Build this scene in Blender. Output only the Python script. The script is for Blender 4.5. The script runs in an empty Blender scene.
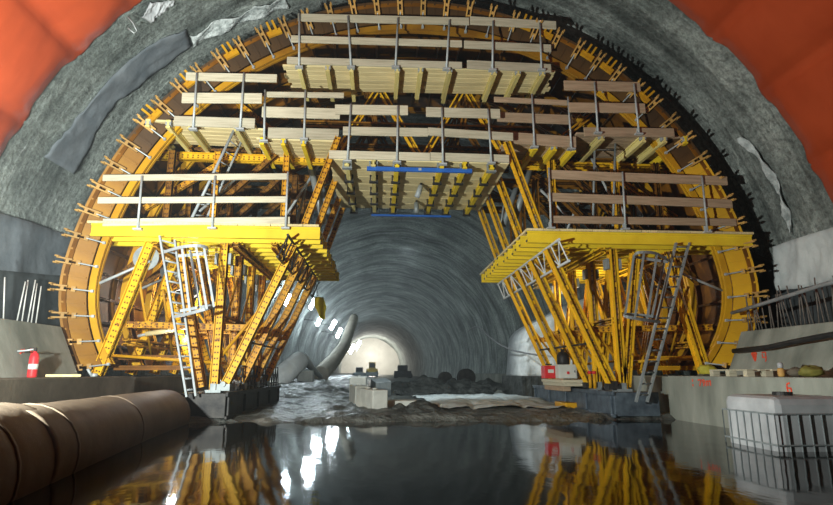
import bpy, math, random
from mathutils import Vector, Matrix, Quaternion
random.seed(7)
S = bpy.context.scene
COL = S.collection
PI = math.pi
R_ = math.radians

# ------------------------------------------------------------------ camera frame
EYE = 0.88                       # eye height over the water
F = 555.0
AX = 0.87                        # tunnel centre line (x), tunnel runs along +Y
ZC = 1.95                        # springing height of the vault
pitch = math.atan((372 - 252.5) / F)
psi = math.atan((416.5 - 378) * math.cos(pitch) / F)
FW = Vector((math.sin(psi) * math.cos(pitch), math.cos(psi) * math.cos(pitch), math.sin(pitch)))
RT = Vector((math.cos(psi), -math.sin(psi), 0))
UP = RT.cross(FW)

def at(px, py, d):
    """point of the plane y = d seen at a place in the photo"""
    r = FW * F + RT * (px - 416.5) + UP * (252.5 - py)
    r = r * (d / r.y)
    return Vector((r.x, r.y, r.z + EYE))

cam = bpy.data.cameras.new('camera')
cam.sensor_width = 36
cam.lens = 36 * F / 833
cam.clip_start = 0.05
cam.clip_end = 500
co = bpy.data.objects.new('camera', cam)
COL.objects.link(co)
m = Matrix((RT, UP, -FW)).transposed().to_4x4()
co.matrix_world = Matrix.Translation((0, 0, EYE)) @ m
S.camera = co

# ------------------------------------------------------------------ materials
def new_mat(name):
    mt = bpy.data.materials.new(name)
    mt.use_nodes = True
    nt = mt.node_tree
    return mt, nt, nt.nodes['Principled BSDF']

def N(nt, kind, **kw):
    n = nt.nodes.new(kind)
    for k, v in kw.items():
        setattr(n, k, v)
    return n

def coords(nt, scale=(1, 1, 1), world=False):
    mp = N(nt, 'ShaderNodeMapping')
    mp.inputs['Scale'].default_value = scale
    if world:
        g = N(nt, 'ShaderNodeNewGeometry')
        nt.links.new(g.outputs['Position'], mp.inputs['Vector'])
    else:
        t = N(nt, 'ShaderNodeTexCoord')
        nt.links.new(t.outputs['Object'], mp.inputs['Vector'])
    return mp.outputs['Vector']

def noise(nt, vec, scale, detail=4, rough=0.55):
    n = N(nt, 'ShaderNodeTexNoise')
    n.inputs['Scale'].default_value = scale
    n.inputs['Detail'].default_value = detail
    n.inputs['Roughness'].default_value = rough
    nt.links.new(vec, n.inputs['Vector'])
    return n.outputs['Fac']

def ramp(nt, fac, stops):
    r = N(nt, 'ShaderNodeValToRGB')
    els = r.color_ramp.elements
    while len(els) > 1:
        els.remove(els[-1])
    els[0].position = stops[0][0]
    els[0].color = (*stops[0][1], 1)
    for p, c in stops[1:]:
        e = els.new(p)
        e.color = (*c, 1)
    nt.links.new(fac, r.inputs['Fac'])
    return r.outputs['Color']

def mixc(nt, fac, a, b, mode='MIX'):
    x = N(nt, 'ShaderNodeMix', data_type='RGBA', blend_type=mode)
    if isinstance(fac, (int, float)):
        x.inputs[0].default_value = fac
    else:
        nt.links.new(fac, x.inputs[0])
    for v, i in ((a, 6), (b, 7)):
        if isinstance(v, tuple):
            x.inputs[i].default_value = (*v, 1)
        else:
            nt.links.new(v, x.inputs[i])
    return x.outputs[2]

def math_(nt, op, a, b=None):
    x = N(nt, 'ShaderNodeMath', operation=op)
    for v, i in ((a, 0), (b, 1)):
        if v is None:
            continue
        if isinstance(v, (int, float)):
            x.inputs[i].default_value = v
        else:
            nt.links.new(v, x.inputs[i])
    return x.outputs[0]

def bump(nt, bs, h, strength, dist=0.02):
    b = N(nt, 'ShaderNodeBump')
    b.inputs['Strength'].default_value = strength
    b.inputs['Distance'].default_value = dist
    nt.links.new(h, b.inputs['Height'])
    nt.links.new(b.outputs['Normal'], bs.inputs['Normal'])

def mottled(name, c1, c2, scale=4, rough=0.6, metal=0.0, bump_s=0.2, bump_scale=25, bump_d=0.01, stretch=(1, 1, 1), c3=None, rnd=0.0, world=False, spec=0.2):
    mt, nt, bs = new_mat(name)
    v = coords(nt, stretch, world)
    n1 = noise(nt, v, scale, 5)
    stops = [(0.33, c1), (0.66, c2)]
    if c3:
        stops.append((0.78, c3))
    col = ramp(nt, n1, stops)
    if rnd:
        oi = N(nt, 'ShaderNodeObjectInfo')
        hs = N(nt, 'ShaderNodeHueSaturation')
        nt.links.new(col, hs.inputs['Color'])
        vv = math_(nt, 'ADD', math_(nt, 'MULTIPLY', oi.outputs['Random'], 2 * rnd), 1 - rnd)
        nt.links.new(vv, hs.inputs['Value'])
        col = hs.outputs['Color']
    nt.links.new(col, bs.inputs['Base Color'])
    bs.inputs['Roughness'].default_value = rough
    bs.inputs['Metallic'].default_value = metal
    bs.inputs['Specular IOR Level'].default_value = spec
    if bump_s:
        bump(nt, bs, noise(nt, v, bump_scale, 4), bump_s, bump_d)
    return mt

def strut_mat(name, base, base2, rust, rust_amt):
    """painted channel steel with a double row of bolt holes along local Z"""
    mt, nt, bs = new_mat(name)
    v = coords(nt)
    sep = N(nt, 'ShaderNodeSeparateXYZ')
    nt.links.new(v, sep.inputs[0])
    col = ramp(nt, noise(nt, v, 3, 4), [(0.35, base), (0.65, base2)])
    nz = noise(nt, v, 9, 6, 0.7)
    oi = N(nt, 'ShaderNodeObjectInfo')
    thr = math_(nt, 'ADD', nz, math_(nt, 'MULTIPLY', oi.outputs['Random'], 0.16))
    rm = N(nt, 'ShaderNodeMapRange')
    rm.inputs['From Min'].default_value = 0.66 - rust_amt
    rm.inputs['From Max'].default_value = 0.76 - rust_amt
    nt.links.new(thr, rm.inputs['Value'])
    col = mixc(nt, rm.outputs[0], col, rust)
    # holes
    fz = math_(nt, 'SUBTRACT', math_(nt, 'FRACT', math_(nt, 'MULTIPLY', sep.outputs['Z'], 9.0)), 0.5)
    fz = math_(nt, 'MULTIPLY', fz, 0.11)
    a = math_(nt, 'ABSOLUTE', sep.outputs['Y'])
    fy = math_(nt, 'SUBTRACT', a, 0.026)
    r2 = math_(nt, 'SQRT', math_(nt, 'ADD', math_(nt, 'MULTIPLY', fz, fz), math_(nt, 'MULTIPLY', fy, fy)))
    hole = math_(nt, 'LESS_THAN', r2, 0.014)
    ring = math_(nt, 'LESS_THAN', r2, 0.024)
    col = mixc(nt, math_(nt, 'MULTIPLY', ring, 0.35), col, rust)
    col = mixc(nt, hole, col, (0.05, 0.02, 0.006))
    nt.links.new(col, bs.inputs['Base Color'])
    bs.inputs['Roughness'].default_value = 0.5
    bs.inputs['Specular IOR Level'].default_value = 0.2
    bump(nt, bs, nz, 0.15, 0.004)
    return mt

def wood_mat(name, c1, c2, c3, rnd=0.16):
    mt, nt, bs = new_mat(name)
    v = coords(nt, (0.9, 14, 14))
    oi = N(nt, 'ShaderNodeObjectInfo')
    add = N(nt, 'ShaderNodeVectorMath', operation='ADD')
    nt.links.new(v, add.inputs[0])
    sc = N(nt, 'ShaderNodeVectorMath', operation='SCALE')
    sc.inputs[0].default_value = (13, 7, 5)
    nt.links.new(oi.outputs['Random'], sc.inputs['Scale'])
    nt.links.new(sc.outputs[0], add.inputs[1])
    n1 = noise(nt, add.outputs[0], 2.2, 5, 0.6)
    col = ramp(nt, n1, [(0.3, c1), (0.5, c2), (0.72, c3)])
    hs = N(nt, 'ShaderNodeHueSaturation')
    nt.links.new(col, hs.inputs['Color'])
    nt.links.new(math_(nt, 'ADD', math_(nt, 'MULTIPLY', oi.outputs['Random'], 2 * rnd), 1 - rnd), hs.inputs['Value'])
    nt.links.new(hs.outputs['Color'], bs.inputs['Base Color'])
    bs.inputs['Roughness'].default_value = 0.75
    bump(nt, bs, n1, 0.25, 0.004)
    return mt

def shotcrete_mat():
    mt, nt, bs = new_mat('sprayed_concrete')
    g = N(nt, 'ShaderNodeNewGeometry')
    P = g.outputs['Position']
    def mp(s):
        q = N(nt, 'ShaderNodeMapping')
        q.inputs['Scale'].default_value = s
        nt.links.new(P, q.inputs['Vector'])
        return q.outputs['Vector']
    big = noise(nt, mp((1, 1, 1)), 0.45, 5, 0.6)
    col = ramp(nt, big, [(0.34, (0.14, 0.165, 0.155)), (0.52, (0.29, 0.325, 0.305)), (0.68, (0.48, 0.52, 0.49))])
    rings = noise(nt, mp((0.10, 1.3, 0.10)), 1.6, 6, 0.65)
    col = mixc(nt, 0.85, col, ramp(nt, rings, [(0.36, (0.22, 0.24, 0.24)), (0.50, (0.85, 0.85, 0.85)), (0.66, (1.5, 1.5, 1.5))]), 'MULTIPLY')
    # pale lime runs
    run = noise(nt, mp((0.35, 2.4, 0.35)), 1.1, 6, 0.7)
    rm = N(nt, 'ShaderNodeMapRange')
    rm.inputs['From Min'].default_value = 0.66
    rm.inputs['From Max'].default_value = 0.74
    nt.links.new(run, rm.inputs['Value'])
    col = mixc(nt, math_(nt, 'MULTIPLY', rm.outputs[0], 0.6), col, (0.55, 0.58, 0.58))
    fine = noise(nt, mp((1, 1, 1)), 9, 6, 0.8)
    col = mixc(nt, 0.8, col, ramp(nt, fine, [(0.38, (0.35, 0.35, 0.35)), (0.62, (1.45, 1.45, 1.45))]), 'MULTIPLY')
    nt.links.new(col, bs.inputs['Base Color'])
    bs.inputs['Roughness'].default_value = 0.8
    h = math_(nt, 'ADD', math_(nt, 'MULTIPLY', fine, 0.5), math_(nt, 'MULTIPLY', noise(nt, mp((1, 1, 1)), 2.6, 5, 0.6), 1.0))
    h = math_(nt, 'ADD', h, math_(nt, 'MULTIPLY', rings, 0.8))
    bump(nt, bs, h, 1.0, 0.16)
    return mt

def emit_mat(name, c, s):
    mt, nt, bs = new_mat(name)
    bs.inputs['Base Color'].default_value = (*c, 1)
    bs.inputs['Emission Color'].default_value = (*c, 1)
    bs.inputs['Emission Strength'].default_value = s
    return mt

M = {}
M['shot'] = shotcrete_mat()
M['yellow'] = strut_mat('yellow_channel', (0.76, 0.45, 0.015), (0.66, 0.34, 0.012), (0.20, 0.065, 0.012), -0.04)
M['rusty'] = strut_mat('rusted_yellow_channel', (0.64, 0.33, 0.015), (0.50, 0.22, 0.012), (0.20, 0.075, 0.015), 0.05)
M['shaded_rust'] = strut_mat('shaded_rust_channel', (0.26, 0.115, 0.010), (0.15, 0.060, 0.008), (0.07, 0.028, 0.010), 0.06)  # rusted channel, colour darkened to carry the shade inside the crown
M['beam'] = mottled('yellow_timber_beam', (0.78, 0.57, 0.030), (0.68, 0.47, 0.022), 2.5, 0.5, bump_s=0.12, rnd=0.12)
M['beam_end'] = mottled('dark_end_cap', (0.03, 0.03, 0.03), (0.06, 0.06, 0.05), 6, 0.5)
M['panel'] = mottled('ochre_form_panel', (0.075, 0.028, 0.004), (0.22, 0.085, 0.006), 1.6, 0.5, c3=(0.42, 0.20, 0.01), bump_s=0.2, rnd=0.3)
M['edge'] = mottled('shaded_ochre_stop_end', (0.035, 0.016, 0.005), (0.095, 0.042, 0.006), 0.9, 0.5, c3=(0.28, 0.14, 0.010), bump_s=0.2, rnd=0.35)  # upper rim plates: the shade up there is put into the colour
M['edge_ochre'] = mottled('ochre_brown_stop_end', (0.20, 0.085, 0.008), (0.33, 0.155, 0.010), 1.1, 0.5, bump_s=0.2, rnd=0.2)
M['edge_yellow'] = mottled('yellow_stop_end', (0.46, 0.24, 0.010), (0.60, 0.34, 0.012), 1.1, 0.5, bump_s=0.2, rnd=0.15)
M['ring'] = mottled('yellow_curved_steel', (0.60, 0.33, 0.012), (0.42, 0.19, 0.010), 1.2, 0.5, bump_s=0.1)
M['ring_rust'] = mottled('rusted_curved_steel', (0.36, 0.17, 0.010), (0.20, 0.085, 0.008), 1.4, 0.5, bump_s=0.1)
M['bracket'] = mottled('tan_bracket', (0.34, 0.19, 0.07), (0.46, 0.27, 0.07), 5, 0.6, rnd=0.3)
M['board'] = wood_mat('pale_board', (0.34, 0.305, 0.215), (0.46, 0.42, 0.31), (0.53, 0.49, 0.37))
M['boardp'] = wood_mat('pink_brown_board', (0.25, 0.175, 0.11), (0.35, 0.25, 0.16), (0.42, 0.31, 0.21))
M['deck'] = wood_mat('yellowish_deck_board', (0.50, 0.40, 0.20), (0.66, 0.54, 0.28), (0.74, 0.62, 0.36), 0.12)
M['fin'] = wood_mat('yellow_green_timber', (0.46, 0.36, 0.10), (0.60, 0.50, 0.18), (0.64, 0.55, 0.26), 0.2)
M['galv'] = mottled('galvanised_tube', (0.30, 0.33, 0.34), (0.44, 0.47, 0.48), 8, 0.5, 0.2, bump_s=0.05, rnd=0.1)
M['lattice_grey'] = mottled('pale_grey_tube', (0.50, 0.53, 0.54), (0.62, 0.65, 0.66), 6, 0.5, bump_s=0)
M['alu'] = mottled('aluminium', (0.27, 0.30, 0.32), (0.36, 0.39, 0.41), 5, 0.5, 0.1, bump_s=0.05)
M['grey_paint'] = mottled('grey_painted_steel', (0.20, 0.23, 0.24), (0.30, 0.33, 0.34), 6, 0.5, 0.3, bump_s=0.1)
M['dark'] = mottled('dark_steel', (0.020, 0.020, 0.022), (0.05, 0.047, 0.045), 5, 0.5, 0.4, bump_s=0.2)
M['blue_steel'] = mottled('scuffed_blue_grey_steel', (0.05, 0.065, 0.085), (0.11, 0.14, 0.17), 6, 0.45, 0.3, c3=(0.20, 0.23, 0.25), bump_s=0.2)
M['blue'] = mottled('blue_paint', (0.02, 0.09, 0.36), (0.03, 0.13, 0.45), 4, 0.4, bump_s=0.05)
M['kerb'] = mottled('cast_concrete', (0.13, 0.14, 0.12), (0.30, 0.31, 0.27), 1.7, 0.8, c3=(0.44, 0.45, 0.41), bump_s=0.5, bump_scale=18, stretch=(1, 1, 0.35), world=True)
M['kerb_brown'] = mottled('mud_stained_concrete', (0.06, 0.05, 0.036), (0.13, 0.108, 0.08), 1.6, 0.8, bump_s=0.35, bump_scale=18, world=True)
M['geo'] = mottled('grey_geotextile', (0.085, 0.10, 0.115), (0.135, 0.15, 0.165), 2.2, 0.85, bump_s=0.5, bump_scale=7, bump_d=0.03, world=True)
M['geo_pale'] = mottled('pale_sprayed_patch', (0.40, 0.43, 0.44), (0.55, 0.58, 0.58), 2.2, 0.85, bump_s=0.6, bump_scale=9, bump_d=0.03, world=True)
M['black_sheet'] = mottled('black_drain_sheet', (0.035, 0.042, 0.045), (0.06, 0.068, 0.072), 2.2, 0.6, bump_s=0.5, bump_scale=5, bump_d=0.03, world=True)
M['mud'] = mottled('wet_mud', (0.035, 0.038, 0.036), (0.13, 0.138, 0.128), 1.8, 0.36, c3=(0.25, 0.275, 0.265), bump_s=1.0, bump_scale=5, bump_d=0.12, world=True)
M['heap'] = mottled('dark_muck', (0.022, 0.025, 0.025), (0.085, 0.092, 0.088), 3, 0.75, bump_s=1.0, bump_scale=7, bump_d=0.1, world=True)
M['track'] = mottled('pale_gravel_track', (0.42, 0.47, 0.47), (0.58, 0.64, 0.64), 1.2, 0.8, bump_s=0.8, bump_scale=9, bump_d=0.03, stretch=(0.5, 2, 1), world=True)
M['duct_brown'] = mottled('brown_duct_cloth', (0.115, 0.085, 0.06), (0.17, 0.13, 0.095), 2, 0.65, bump_s=0.3, bump_scale=9, bump_d=0.015)
M['duct_white'] = mottled('white_duct_cloth', (0.68, 0.69, 0.66), (0.80, 0.81, 0.78), 2, 0.6, bump_s=0.4, bump_scale=5, bump_d=0.03)
M['duct_tan'] = mottled('tan_duct_cloth', (0.62, 0.55, 0.45), (0.74, 0.67, 0.56), 2, 0.6, bump_s=0.4, bump_scale=5, bump_d=0.03)
M['concrete_block'] = mottled('pale_precast', (0.40, 0.41, 0.38), (0.55, 0.56, 0.52), 3, 0.8, bump_s=0.3)
M['white_plastic'] = mottled('white_plastic', (0.30, 0.31, 0.325), (0.42, 0.43, 0.445), 3, 0.4, bump_s=0.1, bump_scale=4)
M['crumple'] = mottled('crumpled_pale_plastic', (0.24, 0.27, 0.27), (0.60, 0.64, 0.64), 5, 0.35, bump_s=1.0, bump_scale=9, bump_d=0.08, world=True)
M['red'] = mottled('red_paint', (0.50, 0.02, 0.03), (0.62, 0.04, 0.04), 4, 0.4, bump_s=0.05)
M['spray'] = mottled('red_spray_paint', (0.75, 0.09, 0.035), (0.62, 0.06, 0.03), 20, 0.7, bump_s=0)
M['box_grey'] = mottled('pale_grey_box', (0.48, 0.50, 0.47), (0.58, 0.60, 0.56), 3, 0.5, bump_s=0.05)
M['sack'] = mottled('yellow_green_sack', (0.34, 0.30, 0.03), (0.50, 0.44, 0.06), 5, 0.7, bump_s=0.5, bump_scale=8)
M['olive'] = mottled('olive_sack', (0.14, 0.13, 0.03), (0.24, 0.21, 0.05), 5, 0.7, bump_s=0.5, bump_scale=8)
M['vest'] = mottled('yellow_cloth', (0.68, 0.60, 0.03), (0.80, 0.72, 0.05), 3, 0.7, bump_s=0.3)
M['rebar'] = mottled('pale_rebar', (0.34, 0.34, 0.33), (0.50, 0.50, 0.48), 8, 0.6, 0.2, bump_s=0.1)
M['rebar_dark'] = mottled('rusty_rebar', (0.10, 0.085, 0.075), (0.18, 0.16, 0.14), 8, 0.7, 0.2, bump_s=0.1)
M['cable'] = mottled('black_rubber', (0.015, 0.015, 0.016), (0.03, 0.03, 0.03), 8, 0.5, bump_s=0)
M['grey_pipe'] = mottled('grey_pipe', (0.16, 0.165, 0.17), (0.24, 0.245, 0.25), 8, 0.5, bump_s=0)
M['lamp'] = emit_mat('lit_lamp_glass', (0.86, 0.95, 1.0), 60)
M['beacon'] = emit_mat('red_light', (1.0, 0.12, 0.04), 3)
M['white_sheet'] = mottled('pale_rough_block', (0.50, 0.53, 0.53), (0.76, 0.79, 0.79), 1.6, 0.8, bump_s=0.9, bump_scale=6, bump_d=0.07)
M['loader'] = mottled('loader_yellow', (0.70, 0.48, 0.08), (0.80, 0.58, 0.12), 3, 0.5, bump_s=0)
M['end'] = mottled('whitewashed_wall', (0.66, 0.64, 0.58), (0.80, 0.78, 0.72), 0.5, 0.8, bump_s=0.3, bump_scale=1, world=True)

def orange_mat():
    mt, nt, bs = new_mat('orange_membrane')
    v = coords(nt, (1, 1, 1), True)
    n1 = noise(nt, v, 0.8, 4)
    nt.links.new(ramp(nt, n1, [(0.3, (0.29, 0.040, 0.011)), (0.7, (0.37, 0.056, 0.016))]), bs.inputs['Base Color'])
    bs.inputs['Roughness'].default_value = 0.45
    bs.inputs['Specular IOR Level'].default_value = 0.2
    w = noise(nt, coords(nt, (0.6, 1.6, 0.6), True), 1.1, 3, 0.4)
    bump(nt, bs, math_(nt, 'ADD', w, math_(nt, 'MULTIPLY', noise(nt, v, 6, 3), 0.04)), 0.25, 0.18)
    return mt
M['orange'] = orange_mat()

def water_mat():
    mt, nt, bs = new_mat('still_muddy_water')
    bs.inputs['Base Color'].default_value = (0.010, 0.009, 0.007, 1)
    bs.inputs['Roughness'].default_value = 0.06
    bs.inputs['IOR'].default_value = 1.33
    bs.inputs['Specular IOR Level'].default_value = 0.38
    v = coords(nt, (1.0, 0.55, 1), True)
    h = math_(nt, 'ADD', noise(nt, v, 2.2, 3, 0.5), math_(nt, 'MULTIPLY', noise(nt, v, 9, 2, 0.5), 0.22))
    bump(nt, bs, h, 0.10, 0.04)
    return mt
M['water'] = water_mat()

# ------------------------------------------------------------------ mesh building
class MB:
    def __init__(s):
        s.v, s.f = [], []
    def add(s, vs, fs):
        o = len(s.v)
        s.v += [tuple(x) for x in vs]
        s.f += [tuple(i + o for i in f) for f in fs]
        return s
    def box(s, a, b):
        x0, y0, z0 = a
        x1, y1, z1 = b
        return s.add([(x0, y0, z0), (x1, y0, z0), (x1, y1, z0), (x0, y1, z0), (x0, y0, z1), (x1, y0, z1), (x1, y1, z1), (x0, y1, z1)],
                     [(0, 3, 2, 1), (4, 5, 6, 7), (0, 1, 5, 4), (1, 2, 6, 5), (2, 3, 7, 6), (3, 0, 4, 7)])
    def cbox(s, c, sz):
        return s.box([c[i] - sz[i] / 2 for i in range(3)], [c[i] + sz[i] / 2 for i in range(3)])
    def frame(s, p, q, up=Vector((0, 0, 1))):
        d = (Vector(q) - Vector(p)).normalized()
        a = d.cross(Vector(up))
        if a.length < 1e-4:
            a = d.cross(Vector((0, 1, 0)))
        a.normalize()
        return d, a, a.cross(d)
    def bar(s, p, q, w, h, up=(0, 0, 1)):
        """a box from p to q, w across, h along up"""
        p, q = Vector(p), Vector(q)
        d, a, b = s.frame(p, q, Vector(up))
        vs = []
        for e in (p, q):
            for i, j in ((-1, -1), (1, -1), (1, 1), (-1, 1)):
                vs.append(e + a * (i * w / 2) + b * (j * h / 2))
        return s.add(vs, [(3, 2, 1, 0), (4, 5, 6, 7), (0, 1, 5, 4), (1, 2, 6, 5), (2, 3, 7, 6), (3, 0, 4, 7)])
    def ibeam(s, p, q, w, h, t=0.035, c=0.04, up=(0, 0, 1)):
        p, q = Vector(p), Vector(q)
        d, a, b = s.frame(p, q, Vector(up))
        pr = [(-w/2, -h/2), (w/2, -h/2), (w/2, -h/2+c), (t/2, -h/2+c), (t/2, h/2-c), (w/2, h/2-c), (w/2, h/2), (-w/2, h/2), (-w/2, h/2-c), (-t/2, h/2-c), (-t/2, -h/2+c), (-w/2, -h/2+c)]
        n = len(pr)
        vs = [e + a * x + b * y for e in (p, q) for x, y in pr]
        fs = [(i, (i+1) % n, (i+1) % n + n, i + n) for i in range(n)]
        for o, rev in ((0, True), (n, False)):
            for q4 in ((0, 1, 2, 11), (11, 2, 3, 10), (10, 3, 4, 9), (9, 4, 5, 8), (8, 5, 6, 7)):
                k = tuple(i + o for i in q4)
                fs.append(k[::-1] if rev else k)
        return s.add(vs, fs)
    def tube(s, pts, r, n=8, caps=True):
        pts = [Vector(x) for x in pts]
        rs = r if isinstance(r, (list, tuple)) else [r] * len(pts)
        vs, fs = [], []
        ref = None
        for i, p in enumerate(pts):
            d = (pts[min(i+1, len(pts)-1)] - pts[max(i-1, 0)]).normalized()
            if ref is None:
                ref = Vector((0, 0, 1)) if abs(d.z) < 0.9 else Vector((1, 0, 0))
            a = d.cross(ref).normalized()
            b = a.cross(d)
            ref = b
            for k in range(n):
                t = 2 * PI * k / n
                vs.append(p + (a * math.cos(t) + b * math.sin(t)) * rs[i])
        for i in range(len(pts) - 1):
            for k in range(n):
                fs.append((i*n+k, i*n+(k+1) % n, (i+1)*n+(k+1) % n, (i+1)*n+k))
        if caps:
            fs.append(tuple(range(n))[::-1])
            fs.append(tuple((len(pts)-1)*n + k for k in range(n)))
        return s.add(vs, fs)
    def lathe(s, c, prof, n=20, axis='Z'):
        vs, fs = [], []
        for r, h in prof:
            for k in range(n):
                t = 2 * PI * k / n
                x, y = r * math.cos(t), r * math.sin(t)
                v = (x, y, h) if axis == 'Z' else ((h, x, y) if axis == 'X' else (x, h, y))
                vs.append((c[0]+v[0], c[1]+v[1], c[2]+v[2]))
        for i in range(len(prof)-1):
            for k in range(n):
                fs.append((i*n+k, i*n+(k+1) % n, (i+1)*n+(k+1) % n, (i+1)*n+k))
        fs.append(tuple(range(n))[::-1])
        fs.append(tuple((len(prof)-1)*n+k for k in range(n)))
        return s.add(vs, fs)
    def grid(s, fn, us, vs_, thick=None):
        nu, nv = len(us), len(vs_)
        vs = [fn(u, v) for u in us for v in vs_]
        fs = [(i*nv+j, (i+1)*nv+j, (i+1)*nv+j+1, i*nv+j+1) for i in range(nu-1) for j in range(nv-1)]
        if thick:                      # thick(u, v) = the back face
            o = len(vs)
            vs += [thick(u, v) for u in us for v in vs_]
            fs += [tuple(i + o for i in f[::-1]) for f in fs]
            rim = [i*nv for i in range(nu)] + [(nu-1)*nv+j for j in range(1, nv)] + [i*nv+nv-1 for i in range(nu-2, -1, -1)] + [j for j in range(nv-2, 0, -1)]
            for k in range(len(rim)):
                a, b = rim[k], rim[(k+1) % len(rim)]
                fs.append((a, a+o, b+o, b))
        return s.add(vs, fs)
    def build(s, name, mat, parent=None, origin=None, smooth=False, bevel=0):
        me = bpy.data.meshes.new(name)
        o = Vector(origin) if origin is not None else Vector((0, 0, 0))
        me.from_pydata([tuple(Vector(v) - o) for v in s.v], [], s.f)
        me.materials.append(M[mat] if isinstance(mat, str) else mat)
        me.update()
        import bmesh
        bm = bmesh.new()
        bm.from_mesh(me)
        bmesh.ops.recalc_face_normals(bm, faces=bm.faces)
        bm.to_mesh(me)
        bm.free()
        if smooth:
            for p in me.polygons:
                p.use_smooth = True
        ob = bpy.data.objects.new(name, me)
        COL.objects.link(ob)
        put(ob, o, parent)
        if bevel:
            b = ob.modifiers.new('bevel', 'BEVEL')
            b.width = bevel
            b.segments = 2
            b.limit_method = 'ANGLE'
        return ob

def rot_of(o):
    return o.rotation_quaternion.copy() if o.rotation_mode == 'QUATERNION' else o.rotation_euler.to_quaternion()

def wframe(o):
    """world place and turn of an object from its own chain of parents"""
    if o.parent is None:
        return Vector(o.location), rot_of(o)
    p, q = wframe(o.parent)
    return p + q @ Vector(o.location), q @ rot_of(o)

def put(ob, o, parent):
    """parents ob and keeps it where and as it stands in the world"""
    if parent is None:
        ob.location = o
        return
    p, q = wframe(parent)
    qi = q.inverted()
    w = qi @ rot_of(ob)
    ob.parent = parent
    ob.rotation_mode = 'QUATERNION'
    ob.rotation_quaternion = w
    ob.location = qi @ (Vector(o) - p)

def tag(o, label=None, cat=None, group=None, kind=None):
    if label: o['label'] = label
    if cat: o['category'] = cat
    if group: o['group'] = group
    if kind: o['kind'] = kind
    return o

def thing(name, loc, label, cat, group=None):
    o = bpy.data.objects.new(name, None)
    o.empty_display_size = 0.2
    COL.objects.link(o)
    o.location = loc
    return tag(o, label, cat, group)

def aligned(name, mb, mat, p, q, parent, roll=Vector((0, 1, 0)), smooth=False):
    """mesh built along local Z from 0, placed from p towards q; local Y is turned towards roll"""
    me_o = mb.build(name, mat, None, None, smooth)
    z = (Vector(q) - Vector(p)).normalized()
    x = Vector(roll).cross(z)
    if x.length < 1e-3:
        x = Vector((1, 0, 0)).cross(z)
    x.normalize()
    y = z.cross(x)
    me_o.rotation_mode = 'QUATERNION'
    me_o.rotation_quaternion = Matrix((x, y, z)).transposed().to_quaternion()
    put(me_o, Vector(p), parent)
    return me_o

def strut(name, p, q, parent, mat='yellow', w=0.16, h=0.13, turned=False, plates=True):
    """double channel: two C sections with a gap; turned shows the perforated webs to the front"""
    p, q = Vector(p), Vector(q)
    L = (q - p).length
    g = w * 0.3
    b = (w - g) / 2
    mb = MB()
    for s in (-1, 1):
        x0 = s * g / 2
        mb.box((min(x0, x0 + s*0.014), -h/2, 0), (max(x0, x0 + s*0.014), h/2, L))
        for t in (-1, 1):
            mb.box((min(x0, x0 + s*b), min(t*h/2, t*(h/2-0.014)), 0.0), (max(x0, x0 + s*b), max(t*h/2, t*(h/2-0.014)), L))
    k = 0.35
    while k < L - 0.2:
        mb.box((-g/2, -h*0.35, k), (g/2, h*0.35, k + 0.1))
        k += 0.85
    ob = aligned(name, mb, mat, p, q, parent, Vector((1, 0, 0)) if turned else Vector((0, 1, 0)))
    return ob

def tube_part(name, p, q, r, mat, parent, n=8):
    mb = MB()
    mb.tube([p, q], r, n)
    return mb.build(name, mat, parent, Vector(p), True)

def board(name, p, q, h, t, mat, parent, up=(0, 0, 1)):
    """plank between p and q (centre line), h high, t thick; local X along the plank for the grain"""
    p, q = Vector(p), Vector(q)
    L = (q - p).length
    mb = MB().box((0, -t/2, -h/2), (L, t/2, h/2))
    ob = mb.build(name, mat, None, None, False, 0.006)
    x = (q - p).normalized()
    y = Vector(up).cross(x).normalized()
    z = x.cross(y)
    ob.rotation_mode = 'QUATERNION'
    ob.rotation_quaternion = Matrix((x, y, z)).transposed().to_quaternion()
    put(ob, p, parent)
    return ob

def arc(r, th, y):
    return Vector((AX + r * math.cos(th), y, ZC + r * math.sin(th)))

# ------------------------------------------------------------------ THE SETTING
RS = 7.75                            # sprayed vault radius
END = 150.0
def bend(y):
    return 0 if y < 30 else -2.9 * ((y - 30) / 120.0) ** 2

import mathutils.noise as mnoise
def vault(name, t0, t1):
    mb = MB()
    ys = [2 + 0.4 * i for i in range(60)] + [26 + 1.5 * i for i in range(83)]
    ys = [y for y in ys if y < END] + [END]
    n = max(6, int(round((t1 - t0) / R_(1.6))))
    th = [t0 + (t1 - t0) * i / n for i in range(n + 1)]
    def fn(t, y):
        k = mnoise.noise(Vector((math.cos(t) * 5, y * 0.55, math.sin(t) * 5))) * 0.10 + mnoise.noise(Vector((math.cos(t) * 1.4, y * 1.7 + 40, math.sin(t) * 1.4))) * 0.07
        k *= 0.35 if y < 14 else min(1.6, 0.35 + (y - 14) * 0.25)
        r = RS + k + (0.0 if y < 22 else 0.12 * math.sin(y * 2 * PI / 3.0) ** 8)
        return (AX + bend(y) + r * math.cos(t), y, ZC + r * math.sin(t))
    mb.grid(fn, th, ys)
    o = mb.build(name, 'shot', None, None, True)
    o['kind'] = 'structure'
    return o
vault('wall_right', R_(-18), R_(40))
vault('ceiling', R_(40), R_(140))
vault('wall_left', R_(140), R_(198))

# far end: whitewashed headwall, arched
mb = MB()
n = 40
cx = AX + bend(END)
vs = [(cx + (RS + .3) * math.cos(R_(-20) + R_(220) * i / n), END, ZC + (RS + .3) * math.sin(R_(-20) + R_(220) * i / n)) for i in range(n + 1)]
vs += [(x, END + .3, z) for x, y, z in vs]
mb.add(vs, [tuple(range(n + 1)), tuple(range(2 * n + 1, n, -1))] + [(i, i + 1, i + n + 2, i + n + 1) for i in range(n)])
mb.build('wall_back', 'end')['kind'] = 'structure'

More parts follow.
